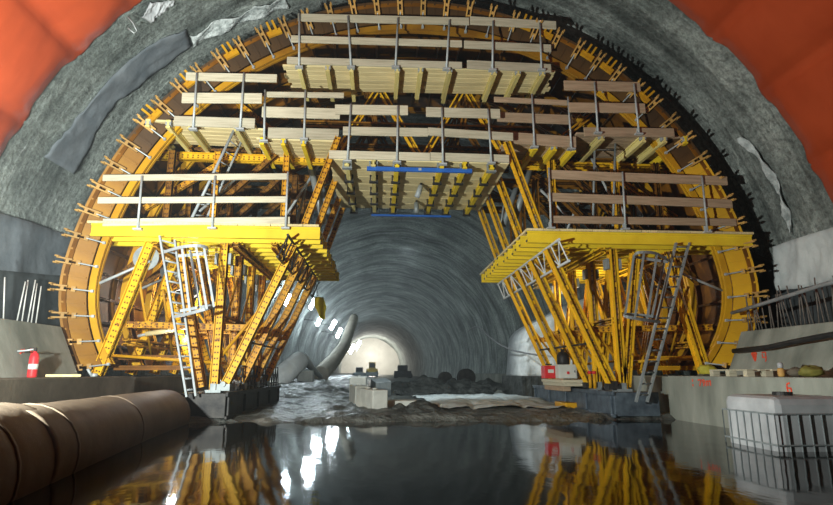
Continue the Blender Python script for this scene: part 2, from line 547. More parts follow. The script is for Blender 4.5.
def ground_z(x, y):
    z = 0.07 + 0.07 * mnoise.noise(Vector((x * 0.9, y * 0.7, 0))) + 0.05 * mnoise.noise(Vector((x * 2.3, y * 1.9, 5))) + 0.035 * mnoise.noise(Vector((x * 6, y * 4, 8)))
    shore = 10.0 + 0.55 * mnoise.noise(Vector((x * 0.7, 3.3, 0))) - 0.5 * math.exp(-((x + 1.6) / 0.9) ** 2)
    t = (y - shore) / 0.7
    if t < 1:
        k = max(-1.2, t)
        z = z - (1 - k) * 0.28
    if x < -1.2 and y > 16:
        z += 0.40 * min(1, (-1.2 - x) / 1.5) * min(1, (y - 16) / 4)
    if y > 60:
        z += (y - 60) * 0.001
    return max(z, -0.5)
mb = MB()
xs = [-8 + 0.1 * i for i in range(181)]
ys = [1 + 0.5 * i for i in range(16)] + [9 + 0.1 * i for i in range(160)] + [25 + 0.6 * i for i in range(60)] + [61 + 3 * i for i in range(31)]
mb.grid(lambda x, y: (x + bend(y), y, ground_z(x, y)), xs, ys)
mb.build('floor', 'mud', None, None, True)['kind'] = 'structure'

mb = MB()
mb.grid(lambda x, y: (x, y, 0.0), [-6.0, -2, 2, 7.0], [0.6, 3, 6, 9, 12.2])
tag(mb.build('water', 'water'), 'still dark puddle mirroring the yellow formwork in the foreground', 'water', kind='stuff')

# kerbs / foundations
def slab_x(name, x0, x1, y0, y1, z0, z1, mat, bev=0.015):
    o = MB().box((x0, y0, z0), (x1, y1, z1)).build(name, mat, None, None, False, bev)
    o['kind'] = 'structure'
    return o
KL, KR = -4.55, 5.62
slab_x('trim_1', -7.3, KL, 2.5, 11.05, -0.5, 0.80, 'kerb_brown')
slab_x('trim_2', -7.3, KL - 0.35, 11.05, 40, -0.5, 0.78, 'kerb_brown')
slab_x('trim_3', KR, 9.0, 2.5, 10.75, -0.5, 0.81, 'kerb')
slab_x('trim_4', KR + 0.45, 9.0, 10.75, 40, -0.5, 0.79, 'kerb')
def wedge(name, xa, za, xb, zb, xc, y0, y1, mat):
    mb = MB()
    pr = [(xa, za), (xb, zb), (xc, zb), (xc, za)]
    vs = [(x, y, z) for y in (y0, y1) for x, z in pr]
    mb.add(vs, [(3, 2, 1, 0), (4, 5, 6, 7), (0, 1, 5, 4), (1, 2, 6, 5), (2, 3, 7, 6), (3, 0, 4, 7)])
    o = mb.build(name, mat, None, None, False, 0.015)
    o['kind'] = 'structure'
wedge('trim_5', -5.30, 0.79, -5.72, 1.68, -7.3, 3.0, 10.5, 'kerb')
wedge('trim_6', 6.75, 0.80, 7.15, 1.66, 9.0, 3.0, 10.6, 'kerb')

# ------------------------------------------------------------------ sheets on the vault
def edge_y(t):
    return 9.36 + 0.05 * math.sin(t * 21) * math.sin(t * 5.3 + 1)
def membrane(name, t0, t1, label, fix, edge=None):
    mb = MB()
    nt_, nv = 90, 26
    ts = [t0 + (t1 - t0) * i / nt_ for i in range(nt_ + 1)]
    vv = [i / nv for i in range(nv + 1)]
    def rad(t, v):
        # pinned at fixings, sagging between them; the free edge curls back to the wall
        k = min(abs(t - f) for f in fix)
        sag = 0.12 * min(1, k / R_(4.0)) ** 0.8
        fold = 0.10 * math.exp(-(k / R_(0.9)) ** 2)
        fade = math.exp(-v * 1.1)
        r = 7.57 - sag * (0.5 + 0.5 * fade) + fold * fade
        r += 0.03 * mnoise.noise(Vector((t * 4, v * 2.5, 2)))
        if v < 0.055:
            r += (0.055 - v) / 0.055 * (0.10 + 0.12 * min(1, k / R_(3)))
        return r
    def y_of(t, v):
        k = min(abs(t - f) for f in fix)
        e = edge_y(t) - 0.10 + 0.16 * math.exp(-(k / R_(1.2)) ** 2)
        return e - v * (e - 1.5)
    def fn(t, v): return arc(rad(t, v), t, y_of(t, v))
    def bk(t, v): return arc(rad(t, v) + 0.012, t, y_of(t, v))
    vv = [x ** 1.6 for x in vv]
    mb.grid(fn, ts, vv, bk)
    return tag(mb.build(name, 'orange', None, None, True), label, 'membrane')
membrane('waterproofing_membrane', R_(100), R_(176), 'orange waterproofing membrane with creased hem on the left of the vault', [R_(x) for x in (108, 121, 134.5, 144.5, 156, 168)])
membrane('waterproofing_membrane', R_(4), R_(80), 'orange waterproofing membrane with creased hem on the right of the vault', [R_(x) for x in (72, 58, 44, 33, 21, 10)])

def wall_sheet(name, pts, mat, label, cat, r=7.69, y_ref=None, sub=10, wob=0.02):
    """cloth lying on the vault: pts are (theta deg, y) outlines of two long sides"""
    a, b = pts
    mb = MB()
    def lerp(L, u):
        k = u * (len(L) - 1)
        i = min(int(k), len(L) - 2)
        f = k - i
        return (L[i][0] * (1-f) + L[i+1][0] * f, L[i][1] * (1-f) + L[i+1][1] * f)
    def fn(u, v, dr=0):
        p, q = lerp(a, u), lerp(b, u)
        t, y = p[0] * (1-v) + q[0] * v, p[1] * (1-v) + q[1] * v
        rr = r - 0.07 * abs(mnoise.noise(Vector((u * 9, v * 3, 1)))) - 0.04 * abs(mnoise.noise(Vector((u * 26, v * 6, 4)))) - wob * math.sin(u * 17 + v * 3) + dr
        return arc(rr, R_(t), y)
    us = [i / 40 for i in range(41)]
    vv = [i / sub for i in range(sub + 1)]
    mb.grid(fn, us, vv, lambda u, v: fn(u, v, 0.02))
    return tag(mb.build(name, mat, None, None, True), label, cat)

def th_y(px, py, r=7.70):
    """where the sight line of a photo point meets the vault: (theta deg, y)"""
    d = FW * F + RT * (px - 416.5) + UP * (252.5 - py)
    lo, hi = 0.5, 40.0
    for _ in range(60):
        mid = (lo + hi) / 2
        P = at(px, py, mid)
        if math.hypot(P.x - AX, P.z - ZC) < r: lo = mid
        else: hi = mid
    P = at(px, py, lo)
    t = math.degrees(math.atan2(P.z - ZC, P.x - AX))
    return (t + 360 if t < -90 else t, lo)

def from_px(L): return [th_y(*q) for q in L]
wall_sheet('geotextile_strip', (from_px([(186, 29), (160, 38), (138, 54), (110, 77), (90, 102), (70, 126), (56, 140), (45, 157)]),
                                from_px([(190, 47), (166, 66), (150, 74), (136, 90), (115, 102), (100, 122), (92, 146), (73, 174)])), 'geo',
           'dark grey geotextile strip draped diagonally over sprayed concrete left of the formwork', 'fabric strip')
wall_sheet('drainage_sheet', (from_px([(-40, 190), (0, 213), (30, 222), (63, 234), (80, 236)]), from_px([(-60, 330), (0, 326), (30, 326), (60, 328), (78, 330)])), 'geo',
           'grey drainage sheet hanging on the lower left wall behind the thin rods', 'fabric sheet', r=7.66, wob=0.03)
wall_sheet('sprayed_patch', (from_px([(778, 246), (800, 238), (833, 228), (870, 218)]), from_px([(782, 290), (806, 288), (833, 282), (870, 272)])), 'geo_pale',
           'pale grey rough patch on the right wall above the dark rods', 'wall patch', r=7.57)
wall_sheet('drainage_sheet', (from_px([(752, 250), (775, 262), (800, 274), (845, 270)]), from_px([(745, 330), (770, 328), (800, 326), (845, 322)])), 'black_sheet',
           'black drainage sheet behind the dark rods on the right wall', 'fabric sheet', r=7.68)
wall_sheet('plastic_scrap', (from_px([(150, 2), (158, 2), (168, 0), (176, -2)]), from_px([(141, 17), (150, 22), (160, 12), (172, 4)])), 'white_plastic',
           'white plastic scrap stuck on the crown beside the left orange membrane', 'plastic scrap')

wall_sheet('drainage_sheet', (from_px([(-30, 268), (0, 270), (40, 274), (80, 276)]), from_px([(-30, 326), (0, 324), (40, 327), (80, 331)])), 'black_sheet',
           'black lower edge of sheet behind the thin pale rods on the left wall', 'fabric sheet', r=7.60)
wall_sheet('plastic_strip', (from_px([(190, 36), (214, 22), (240, 14), (262, 4), (284, -3)]), from_px([(192, 46), (218, 33), (243, 22), (268, 13), (288, 6)])), 'crumple',
           'crumpled pale plastic strip running on from the dark fabric strip up the crown', 'plastic strip', r=7.68, wob=0.05)
wall_sheet('plastic_strip', (from_px([(738, 138), (756, 156), (772, 180), (784, 206), (790, 232)]), from_px([(742, 136), (762, 154), (778, 180), (788, 206), (793, 232)])), 'crumple',
           'narrow pale crumpled strip down the right wall below the orange membrane', 'plastic strip', r=7.68, wob=0.05)
pts = [at(128, 17, 9.2), at(133, 23, 9.2), at(137, 31, 9.2), at(134, 33, 9.2), at(128, 28, 9.2)]
tag(MB().tube(pts, 0.012, 6).build('wire_loop', 'galv', None, pts[0], True), 'bent wire loop at the hem of the left orange membrane', 'wire')

# ------------------------------------------------------------------ FORMWORK SHELL
def arcf(r, t, y):
    """shell profile: the foot of each side turns inwards"""
    d = math.degrees(t)
    dl, dr = max(0.0, d - 173), max(0.0, 7 - d)
    return arc(r - 0.42 * (dl / 16) ** 1.7 - 0.62 * (dr / 16) ** 1.7, t, y)
D0, D1 = 10.7, 16.0
RF = 6.88
shell = thing('formwork_shell', (AX, D0, 0.9), 'large arched ochre steel formwork shell lining the tunnel around the towers', 'formwork')
T0, T1, NP = R_(-9), R_(189), 46
dth = (T1 - T0) / NP
for i in range(NP):
    a0, a1 = T0 + i * dth + 0.0012, T0 + (i + 1) * dth - 0.0012
    mb = MB()
    ts = [a0 + (a1 - a0) * k / 4 for k in range(5)]
    mb.grid(lambda t, y: arcf(RF, t, y), ts, [D0, D1], lambda t, y: arcf(RF - 0.02, t, y))
    for aa in (a0, a1 - 0.0022):                       # edge flanges
        mb.grid(lambda t, y: arcf(RF - 0.02, t, y), [aa, aa + 0.0022], [D0, D1], lambda t, y: arcf(RF - 0.13, t, y))
    for yy in (D0, D0 + 0.45, D0 + 0.95, D0 + 2.0, D0 + 3.0, D0 + 4.1):           # cross ribs
        mb.grid(lambda t, y: arcf(RF - 0.02, t, y), ts, [yy, yy + 0.02], lambda t, y: arcf(RF - (0.12 if yy > D0 else 0.13), t, y))
    mb.build('form_panel', 'panel', shell, arcf(RF, (a0 + a1) / 2, D0))
for yy, mat in ((D0 + 0.28, 'ring'), (D0 + 1.6, 'ring'), (D0 + 2.9, 'ring'), (D0 + 4.2, 'ring')):
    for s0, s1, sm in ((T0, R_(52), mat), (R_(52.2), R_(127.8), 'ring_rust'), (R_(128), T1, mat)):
        mb = MB()
        ts = [s0 + (s1 - s0) * k / 36 for k in range(37)]
        for o in (-0.055, 0.055):
            mb.grid(lambda t, y: arcf(RF - 0.44, t, y), ts, [yy + o - 0.03, yy + o + 0.03], lambda t, y: arcf(RF - 0.565, t, y))
        for k in range(2, 36, 4):
            mb.grid(lambda t, y: arcf(RF - 0.47, t, y), [ts[k], ts[k] + 0.012], [yy - 0.03, yy + 0.03], lambda t, y: arcf(RF - 0.535, t, y))
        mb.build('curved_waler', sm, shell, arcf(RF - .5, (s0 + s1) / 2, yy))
for i in range(NP):                                    # stop-end plates closing the rim
    a0, a1 = T0 + i * dth + 0.003, T0 + (i + 1) * dth - 0.003
    mb = MB()
    ts = [a0 + (a1 - a0) * k / 3 for k in range(4)]
    f = lambda t, v, o=0.0: arcf(RF - 0.01 - 0.40 * v, t, D0 - 0.02 + 0.20 * v + o)
    mb.grid(f, ts, [0, 1], lambda t, v: f(t, v, 0.03))
    for aa in (a0, a1 - 0.0035):
        mb.grid(lambda t, v: f(t, v, -0.03), [aa, aa + 0.0035], [0, 1], lambda t, v: f(t, v, 0.0))
    am = (a0 + a1) / 2
    mb.grid(lambda t, v: f(t, v, -0.02), [am - 0.0025, am + 0.0025], [0.05, 0.95], lambda t, v: f(t, v, 0.0))
    mb.build('stop_end_plate', 'edge_yellow' if i < 9 else ('edge_ochre' if i >= NP - 9 else 'edge'), shell, arcf(RF - .2, am, D0))  # plates above the feet take the shade-darkened colour
for i in range(NP + 1):                                # stop-end brackets and tie rods
    a = T0 + i * dth
    rad, tan = Vector((math.cos(a), 0, math.sin(a))), Vector((-math.sin(a), 0, math.cos(a)))
    P = arcf(RF, a, D0 - 0.06)
    inn = -rad * 0.42 + Vector((0, 0.17, 0))
    mb = MB()
    low = min(i, NP - i) < 6
    for q in (-1, 1):
        c = P + tan * (q * 0.042)
        o = 0.05 if not low else 0.10
        mb.bar(c + rad * o + Vector((0, -.03, 0)), c + inn * (.75 if not low else .35), 0.028, 0.085, Vector((0, 1, 0)))
        mb.bar(c + rad * (o + .02) + tan * (q * .02) + Vector((0, -.03, 0)), c + rad * (o - .05) + tan * (q * .02) + Vector((0, -.03, 0)), 0.03, 0.10, Vector((0, 1, 0)))
    mb.bar(P + inn * .12, P + inn * .24, 0.11, 0.07, Vector((0, 1, 0)))
    mb.bar(P + inn * .50, P + inn * .66, 0.10, 0.05, Vector((0, 1, 0)))
    br = mb.build('stop_end_bracket', 'bracket', shell, P)
    mb = MB()
    q = P + inn * 1.25 + Vector((0, 0.02, 0))
    mb.tube([P + inn * .6 + Vector((0, -.02, 0)), q], 0.014, 6)
    mb.cbox(q, (0.05, 0.05, 0.05))
    mb.build('tie_rod', 'galv', br, P)
    if i in (12, 14, 15, 17, 18, 29, 31, 33, 35):
        P = arcf(RF - 0.16, a + dth * .5, D0 - 0.06)
        mb = MB()
        mb.bar(P, P + Vector((0, 0.06, 0)), 0.30, 0.12, rad)
        for q in (-1, 1):
            mb.bar(P + tan * (q * .06) + rad * .02, P + tan * (q * .06) + rad * .27, 0.045, 0.045, Vector((0, 1, 0)))
        mb.build('clamp_plate', 'ring', shell, P)

# ------------------------------------------------------------------ SIDE TOWERS
ROWS = [10.95, 12.15, 13.4, 14.65]
def tower(s):
    left = s < 0
    lab = ('left steel support tower of perforated yellow struts on a dark base beside the brown duct' if left else
           'right steel support tower of yellow double channel struts on a blue-grey base')
    X = lambda off: AX + s * off
    t = thing('support_tower', (X(3.95), 10.7, 0.0), lab, 'support tower')
    turned = left
    for r, y in enumerate(ROWS):
        rusty = 'rusty' if (left and r > 0) else 'yellow'
        ymat = 'yellow' if not left else ('yellow' if r == 0 else 'rusty')
        col_ = strut('column', (X(3.93), y, 0.52), (X(3.93), y, 3.36), t, 'rusty' if left and r % 2 else 'yellow', 0.17, 0.15, turned)
        foot = MB().cbox((X(3.93), y, 0.53), (0.3, 0.26, 0.05)).cbox((X(3.93), y, 0.60), (0.1, 0.2, 0.14)).build('foot_plate', 'grey_paint', col_, (X(3.93), y, 0.53))
        for e in (-0.13, 0.13):
            MB().cbox((X(3.93) + e, y + .02, 3.05), (0.05, 0.2, 0.22)).build('head_plate', 'grey_paint', col_, (X(3.93) + e, y, 3.05))
        rk = strut('raking_strut', (X(3.74), y, 0.62), (X(2.58), y, 3.36), t, ymat, 0.18, 0.15, turned)
        mb = MB().cbox((X(3.74), y, 0.60), (0.24, 0.24, 0.12))
        mb.tube([(X(3.74), y - 0.16, 0.66), (X(3.74), y + 0.16, 0.66)], 0.05, 10)
        mb.build('foot_hinge', 'grey_paint' if left else 'dark', rk, (X(3.74), y, 0.6))
        a, b = (4.16, 4.78) if left else (4.0, 4.42)
        strut('back_strut', (X(a), y, 0.60), (X(b), y, 3.3), t, 'rusty' if left else 'yellow', 0.17, 0.15, turned)
        a, b = (6.07, 5.35) if left else (5.66, 5.10)
        yo = y + (0.0 if r == 0 else 0.2)
        os_ = strut('outer_strut', (X(a), yo, 0.84), (X(b), yo, 3.34), t, 'yellow', 0.2, 0.17, turned)
        if left and r < 2:
            c = Vector((X(b) - 0.12, yo + 0.12, 3.08))
            mb = MB().lathe(c, [(0.25, -0.012), (0.25, 0.012)], 24, 'Y')
            mb.build('round_plate', 'grey_paint', os_, c)
        # spindles to the shell
        q = arc(RF - 0.32, R_(180 - 6) if left else R_(6), yo)
        tube_part('spindle_brace', (X(b), yo + .02, 3.0), (q.x, yo + .1, 2.45), 0.028, 'galv', t)
        # slender braces
        tube_part('diagonal_brace', (X(3.93), y + .1, 1.05), (X(b) if r % 2 else X(a), y + .1, 2.9 if r % 2 else 1.2), 0.03, 'ring', t)
        tube_part('diagonal_brace', (X(3.0), y + .1, 2.35), (X(3.93), y + .1, 1.1), 0.03, 'ring', t)
        strut('tie_beam', (X(3.3), y + .16, 1.72), (X(6.0), y + .16, 1.78), t, 'rusty', 0.12, 0.12, True)
        if r < 3:
            y2 = ROWS[r + 1]
            tube_part('row_brace', (X(3.93), y, 1.0 + .3), (X(3.93), y2, 2.9), 0.024, 'ring', t)
            tube_part('row_brace', (X(3.4), y, 1.45), (X(3.4), y2, 1.45), 0.022, 'dark', t)
            tube_part('row_brace', (X(5.5), y, 2.6), (X(5.6), y2, 1.2), 0.026, 'ring', t)
            strut('ledger_strut', (X(4.4), y + .1, 0.9), (X(5.4), y2, 2.7), t, 'yellow', 0.12, 0.11, turned)
    # longitudinal walers
    for off, z in ((2.95, 3.30), (3.7, 3.30), (5.25, 3.28)):
        strut('head_waler', (X(off), 10.85, z + .02), (X(off), 15.9, z + .02), t, 'rusty' if left else 'yellow', 0.14, 0.12, True)
    strut('middle_waler', (X(3.93), 11.0, 1.9), (X(3.93), 15.9, 1.9), t, 'rusty', 0.14, 0.12)
    strut('middle_waler', (X(5.75), 11.2, 1.45), (X(5.75), 15.9, 1.45), t, 'rusty', 0.14, 0.12)
    for z in (0.96, 1.16):
        mb = MB().ibeam((X(6.0), 11.45, z), (X(4.4), 11.45, z), 0.12, 0.09)
        mb.build('low_rail', 'ring' if not left else 'panel', t, (X(5.2), 11.45, z))
    # base: long steel box girder on skids
    xb0, xb1 = sorted((X(3.62), X(4.5)))
    mb = MB()
    mb.box((xb0, 10.62, 0.06), (xb1, 16.1, 0.50))
    xi = X(3.62)
    mb.box((min(xi, xi - s*0.05), 10.58, 0.44), (max(xi, xi - s*0.05), 16.14, 0.52))
    mb.box((min(xi, xi - s*0.05), 10.58, 0.04), (max(xi, xi - s*0.05), 16.14, 0.10))
    for k in range(5):
        yy = 10.7 + k * 1.32
        mb.box((min(xi, xi - s*0.045), yy, 0.1), (max(xi, xi - s*0.045), yy + 0.03, 0.44))
    mb.build('base_girder', 'dark' if left else 'blue_steel', t, (X(4), 10.7, 0), False, 0.01)
    mb = MB()
    for k in range(4):
        yy = 10.9 + k * 1.6
        mb.box((xb0 + .1, yy, -0.2), (xb1 - .1, yy + 0.5, 0.07))
    mb.build('skid', 'dark', t, (X(4), 10.7, 0))
    if left:
        mb = MB()
        x = X(3.66)
        ya, yb = 11.8, 16.0
        for z in (0.60, 0.80, 1.0):
            mb.tube([(x, ya, z), (x, yb, z)], 0.02, 6)
        k = ya
        while k < yb - 0.1:
            mb.tube([(x, k, 0.52), (x, k + .17, 1.0)], 0.014, 5)
            mb.tube([(x, k + .17, 1.0), (x, k + .34, 0.52)], 0.014, 5)
            k += 0.34
        mb.build('base_lattice', 'dark', t, (x, ya, .5))
        for y in (11.1, 11.5, 12.0, 12.6):
            mb = MB().tube([(X(3.72), y, 0.53), (X(3.72), y, 0.66), (X(3.9), y + .05, 0.7)], 0.045, 8)
            mb.build('spindle_head', 'galv', t, (X(3.72), y, .53), True)
    return t
towerL = tower(-1)
towerR = tower(1)

# ------------------------------------------------------------------ LOWER WORK PLATFORMS
def low_platform(s, out_px):
    left = s < 0
    xin = AX + s * 2.06
    xo = out_px
    lab = ('left lower work platform of stacked bright yellow beams above the ladder with white stiles' if left else
           'right lower work platform of stacked yellow beams above the grey caged ladder')
    p = thing('work_platform', ((xin + xo) / 2, 10.7, 3.4), lab, 'work platform')
    y = 10.7
    for i in range(13):
        yy = 10.66 + i * 0.42
        jit = random.uniform(-0.05, 0.05)
        a = Vector((xin + s * jit, yy, 3.53)); b = Vector((xo + s * random.uniform(-0.1, 0.05), yy, 3.53))
        if i > 2:
            b.x = AX + s * (5.3 + .4 * random.random())
        mb = MB().ibeam(a, b, 0.085, 0.24)
        bo = mb.build('platform_beam', 'beam', p, a)
        e = a - Vector((s * 0.012, 0, 0))
        MB().cbox(e + Vector((0, 0, .08)), (0.012, 0.07, 0.035)).cbox(e - Vector((0, 0, .08)), (0.012, 0.07, 0.035)).build('beam_end_cap', 'beam_end', bo, e)
    # deck planks on the beams (along the tunnel) seen at their front edge
    n = 14
    x0, x1 = sorted((xin, xo))
    for i in range(n):
        xa = x0 + (x1 - x0) * i / n
        w = (x1 - x0) / n
        mb = MB().box((0, -w/2 + .006, 0), (5.3, w/2 - .006, 0.045))
        ob = mb.build('deck_plank', 'deck', None)
        ob.rotation_euler = (0, 0, PI / 2)
        put(ob, Vector((xa + w/2, 10.60, 3.655)), p)
    # lattice girder hung on the inner edge
    x1_, x2_ = AX + s * 2.59, AX + s * 2.76
    mb = MB()
    ya, yb = 10.22, 15.9
    P = lambda y, k: Vector((x1_ * (1-k) + x2_ * k, y, 3.39 - 0.42 * k))
    for k in (0, 1):
        mb.tube([P(ya, k), P(yb, k)], 0.026, 8)
    kk = ya + 0.05
    i = 0
    while kk < yb - 0.3:
        mb.tube([P(kk, 0), P(kk, 1)], 0.015, 6)
        mb.tube([P(kk, i % 2), P(kk + 0.5, 1 - i % 2)], 0.014, 6)
        kk += 0.5; i += 1
    mb.tube([P(yb - .05, 0), P(yb - .05, 1)], 0.015, 6)
    mb.build('lattice_girder', 'lattice_grey' if not left else 'dark', p, P(ya, 0))
    return p
low_platform(-1, at(88, 235, 10.7).x)
low_platform(1, at(751, 235, 10.7).x)

# ------------------------------------------------------------------ GUARDRAILS
def guardrail(label, d, boards, posts, mat='board', pmat='galv', gname='guardrail'):
    xs = [b[0] for b in boards]
    base = at(sum(xs) / len(xs), max(b[1] for b in boards), d)
    g = thing(gname, base, label, 'guardrail')
    for (x0, y0, x1, y1, h) in boards:
        dd = d + random.uniform(-0.012, 0.012)
        board('guard_board', at(x0, y0, dd), at(x1, y1, dd), h * d / F, 0.04, mat, g)
    for (xt, yt, xb, yb) in posts:
        a, b = at(xt, yt, d - 0.055), at(xb, yb, d - 0.055)
        mb = MB().tube([b, a], 0.022, 8)
        po = mb.build('guard_post', pmat, g, b, True)
        mb = MB().cbox(b + Vector((0, 0.02, -0.02)), (0.16, 0.1, 0.035)).cbox(b + Vector((0, 0.05, 0.05)), (0.05, 0.06, 0.14))
        mb.build('post_shoe', pmat, po, b)
    return g
# left lower
guardrail('pale timber guardrail on the left lower yellow platform', 10.62,
          [(103, 178, 288, 176.5, 6.5), (98, 200.5, 288, 199.5, 6.5), (103, 222.5, 290, 220.5, 7.5)],
          [(142, 176, 137.5, 228), (288, 172, 285.5, 227), (215, 176, 212, 227)])
# right lower
guardrail('brown timber guardrail on the right lower yellow platform', 10.62,
          [(549, 174.5, 727, 181, 10), (548, 197, 732, 204, 9.5), (552, 219.5, 736, 222.5, 8)],
          [(549, 168, 551, 227), (622.5, 172, 625.5, 228), (702, 176, 707.5, 231)], 'boardp')
# centre lower (hanging)
guardrail('timber guardrail along the centre hanging platform above the blue bar', 10.62,
          [(335, 109.5, 408, 110.5, 11), (426, 112, 500, 114, 11), (343, 131, 428, 132.5, 9.5), (428, 131.5, 513, 137, 9), (329, 154.5, 430, 157, 9), (430, 156.5, 509, 159, 9)],
          [(351, 104, 347.5, 160), (398, 106, 397, 161), (442, 108, 443, 163), (488, 109, 491.5, 162)])
# centre top
guardrail('grey-topped timber guardrail of the topmost crown platform', 10.62,
          [(298, 17.5, 469, 21.5, 9), (470, 20.5, 556, 25.5, 10), (291, 39, 462, 44, 8), (464, 44.5, 551, 48.5, 9), (287, 60.5, 462, 65.5, 8), (467, 64.5, 551, 68.5, 10)],
          [(299.5, 14, 299, 66), (348, 16, 351, 66), (398, 18, 395.5, 66), (449.5, 20, 446.5, 68), (493, 21, 492.5, 69), (540, 23, 541.5, 69)])
# upper left outer
guardrail('timber guardrail of the upper left outer platform below the diagonal grey strip', 10.62,
          [(186, 76.5, 277, 78.5, 9), (182, 98, 262, 98.5, 11.5), (174, 121, 255, 123.5, 11)],
          [(197, 73, 193, 128), (244, 73, 240, 128)])
guardrail('timber guardrail of the upper left inner platform beside the centre hanging platform', 10.85,
          [(265, 94.5, 344, 95.5, 6), (262, 112, 340, 114, 12), (268, 133, 339, 134.5, 12)],
          [(265, 90, 264, 140), (305.5, 90, 304, 138)])
# upper right outer
guardrail('brown timber guardrail of the upper right outer platform near the bracket shadows', 10.62,
          [(564, 85.5, 640, 87, 11.5), (569, 107.5, 645, 108.5, 11.5), (584, 132, 674, 133, 10.5)],
          [(594.5, 82, 598, 132), (634, 84, 639, 133)], 'boardp')
guardrail('brown timber guardrail of the upper right inner platform beside the centre hanging platform', 10.8,
          [(494, 99.5, 567, 103, 6), (497, 117, 572, 120, 11), (505, 137.5, 576, 142.5, 13)],
          [(532, 94, 534.5, 146), (568, 97, 571.5, 148)], 'boardp')

# ------------------------------------------------------------------ TIMBER PLATFORMS
def timber_platform(label, d, fins, x0, y0, x1, y1, depth, nb, fin_h=0.16, fin_mats=('fin',), deck='deck', front=True):
    """fins: photo x of each bearer's front; (x0,y0)-(x1,y1): front bottom edge of the deck"""
    a, b = at(x0, y0, d), at(x1, y1, d)
    p = thing('timber_platform', (a + b) / 2, label, 'work platform')
    for k in range(nb):
        w = depth / nb
        o = Vector((random.uniform(-.06, .06), w * (k + .5), 0.022))
        board('deck_board', a + o, b + o + Vector((random.uniform(-.06, .06), 0, 0)), 0.045, w - 0.01, deck, p)
    for i, x in enumerate(fins):
        k = (x - x0) / (x1 - x0)
        c = a.lerp(b, k) + Vector((0, -0.10, -fin_h / 2))
        e = c + Vector((0, depth + 0.28, 0))
        mb = MB().ibeam((0, 0, 0), (e - c).length * Vector((1, 0, 0)), 0.085, fin_h, 0.04, 0.04)
        ob = mb.build('bearer', fin_mats[i % len(fin_mats)], None)
        ob.rotation_euler = (0, 0, PI / 2)
        put(ob, c, p)
        MB().cbox(c + Vector((0, 0.06, 0.03)), (0.11, 0.1, 0.1)).build('bearer_clamp', 'galv', ob, c)
    return p
timber_platform('pale yellow timber soffit of the crown platform, highest in the carriage', 10.72, [300, 327, 350, 395, 418, 447, 492, 516, 541], 284, 66, 557, 72, 1.05, 6)
timber_platform('upper left outer timber platform with three slanting bearers below its boards', 10.72, [150, 170, 191, 238], 150, 121, 257, 126, 1.15, 6, 0.17)
timber_platform('upper left inner timber platform with short yellow bearers beside the silver tubes', 10.95, [263, 284, 304], 258, 139, 341, 142, 1.1, 6, 0.16, ('beam',))
timber_platform('upper right outer timber platform with four bearers slanting towards the wall', 10.72, [600, 641, 662, 683], 578, 134, 686, 138, 1.3, 6, 0.17, ('fin', 'fin', 'fin', 'beam'), 'boardp')
timber_platform('upper right inner timber platform with stubby yellow bearers', 10.9, [534, 553, 572], 506, 143, 576, 147, 0.9, 5, 0.16, ('beam',), 'boardp')

# centre hanging platform
hp = thing('hanging_platform', at(418, 162, 10.7), 'wide centre hanging platform of timber boards with yellow bearers and dark clamps', 'work platform')
A, B = at(329, 160, 10.72), at(509, 163, 10.72)
zc_ = (A.z + B.z) / 2
for k in range(7):
    w = 3.4 / 7
    y = 10.72 + w * (k + .5)
    board('deck_board', (A.x + random.uniform(-.02, .02), y, zc_ + .02), (B.x, y, zc_ + .02), 0.05, w - .015, 'deck', hp)
for i, (xf, mat) in enumerate(((347, 'fin'), (373.5, 'fin'), (397, 'beam'), (441.5, 'beam'), (464.5, 'beam'), (491.5, 'beam'))):
    x = at(xf, 163, 10.72).x
    c = Vector((x, 10.66, zc_ - 0.075))
    mb = MB().ibeam((0, 0, 0), (3.5, 0, 0), 0.085, 0.15, 0.04, 0.04)
    ob = mb.build('bearer', mat, None)
    ob.rotation_euler = (0, 0, PI / 2)
    put(ob, c, hp)
    for j in range(5):
        y = 10.78 + j * 0.82
        mb = MB().cbox((x, y, c.z - 0.085), (0.20, 0.11, 0.035)).cbox((x - .075, y, c.z), (0.03, 0.08, 0.15)).cbox((x + .075, y, c.z), (0.03, 0.08, 0.15))
        mb.build('bearer_clamp', 'dark' if j else 'grey_paint', ob, (x, y, c.z))
for (x0, y0, x1, y1, d, lab) in ((367, 165, 472, 168.5, 10.74, 'blue steel bar clamped across the front bearers of the centre platform'),
                                 (371, 226.5, 451, 227, 14.1, 'thin blue bar at the rear underside of the centre platform')):
    a, b = at(x0, y0, d), at(x1, y1, d)
    a.z = b.z = zc_ - 0.175 - (0.0 if d < 12 else 0.02)
    mb = MB().bar(a, b, 0.07, 0.085 if d < 12 else 0.05)
    o = mb.build('steel_bar', 'blue', None, (a + b) / 2, False, 0.008)
    tag(o, lab, 'bar')
    if d < 12:
        mid = (a + b) / 2
        MB().cbox(mid + Vector((0, -0.04, 0)), (0.06, 0.01, 0.05)).build('bar_joint', 'galv', o, mid)
for (x0, y0, x1, y1, d, lab) in ((421, 178, 417, 194, 12.0, 'silver cylinder lamp hanging under the middle of the centre platform'),
                                 (416.5, 208, 416.5, 221, 13.3, 'grey cylinder lamp hanging under the rear of the centre platform')):
    a, b = at(x0, y0, d), at(x1, y1, d)
    a.z = zc_ - .02
    b.z = a.z - 0.33
    t = thing('cylinder_lamp', a, lab, 'lamp')
    mb = MB().tube([a + Vector((0, 0, -.06)), b], 0.06, 14)
    mb.build('lamp_body', 'alu' if d < 13 else 'grey_paint', t, a, True)
    MB().tube([a, a + Vector((0, 0, -.1))], 0.03, 10).build('lamp_neck', 'dark', t, a, True)

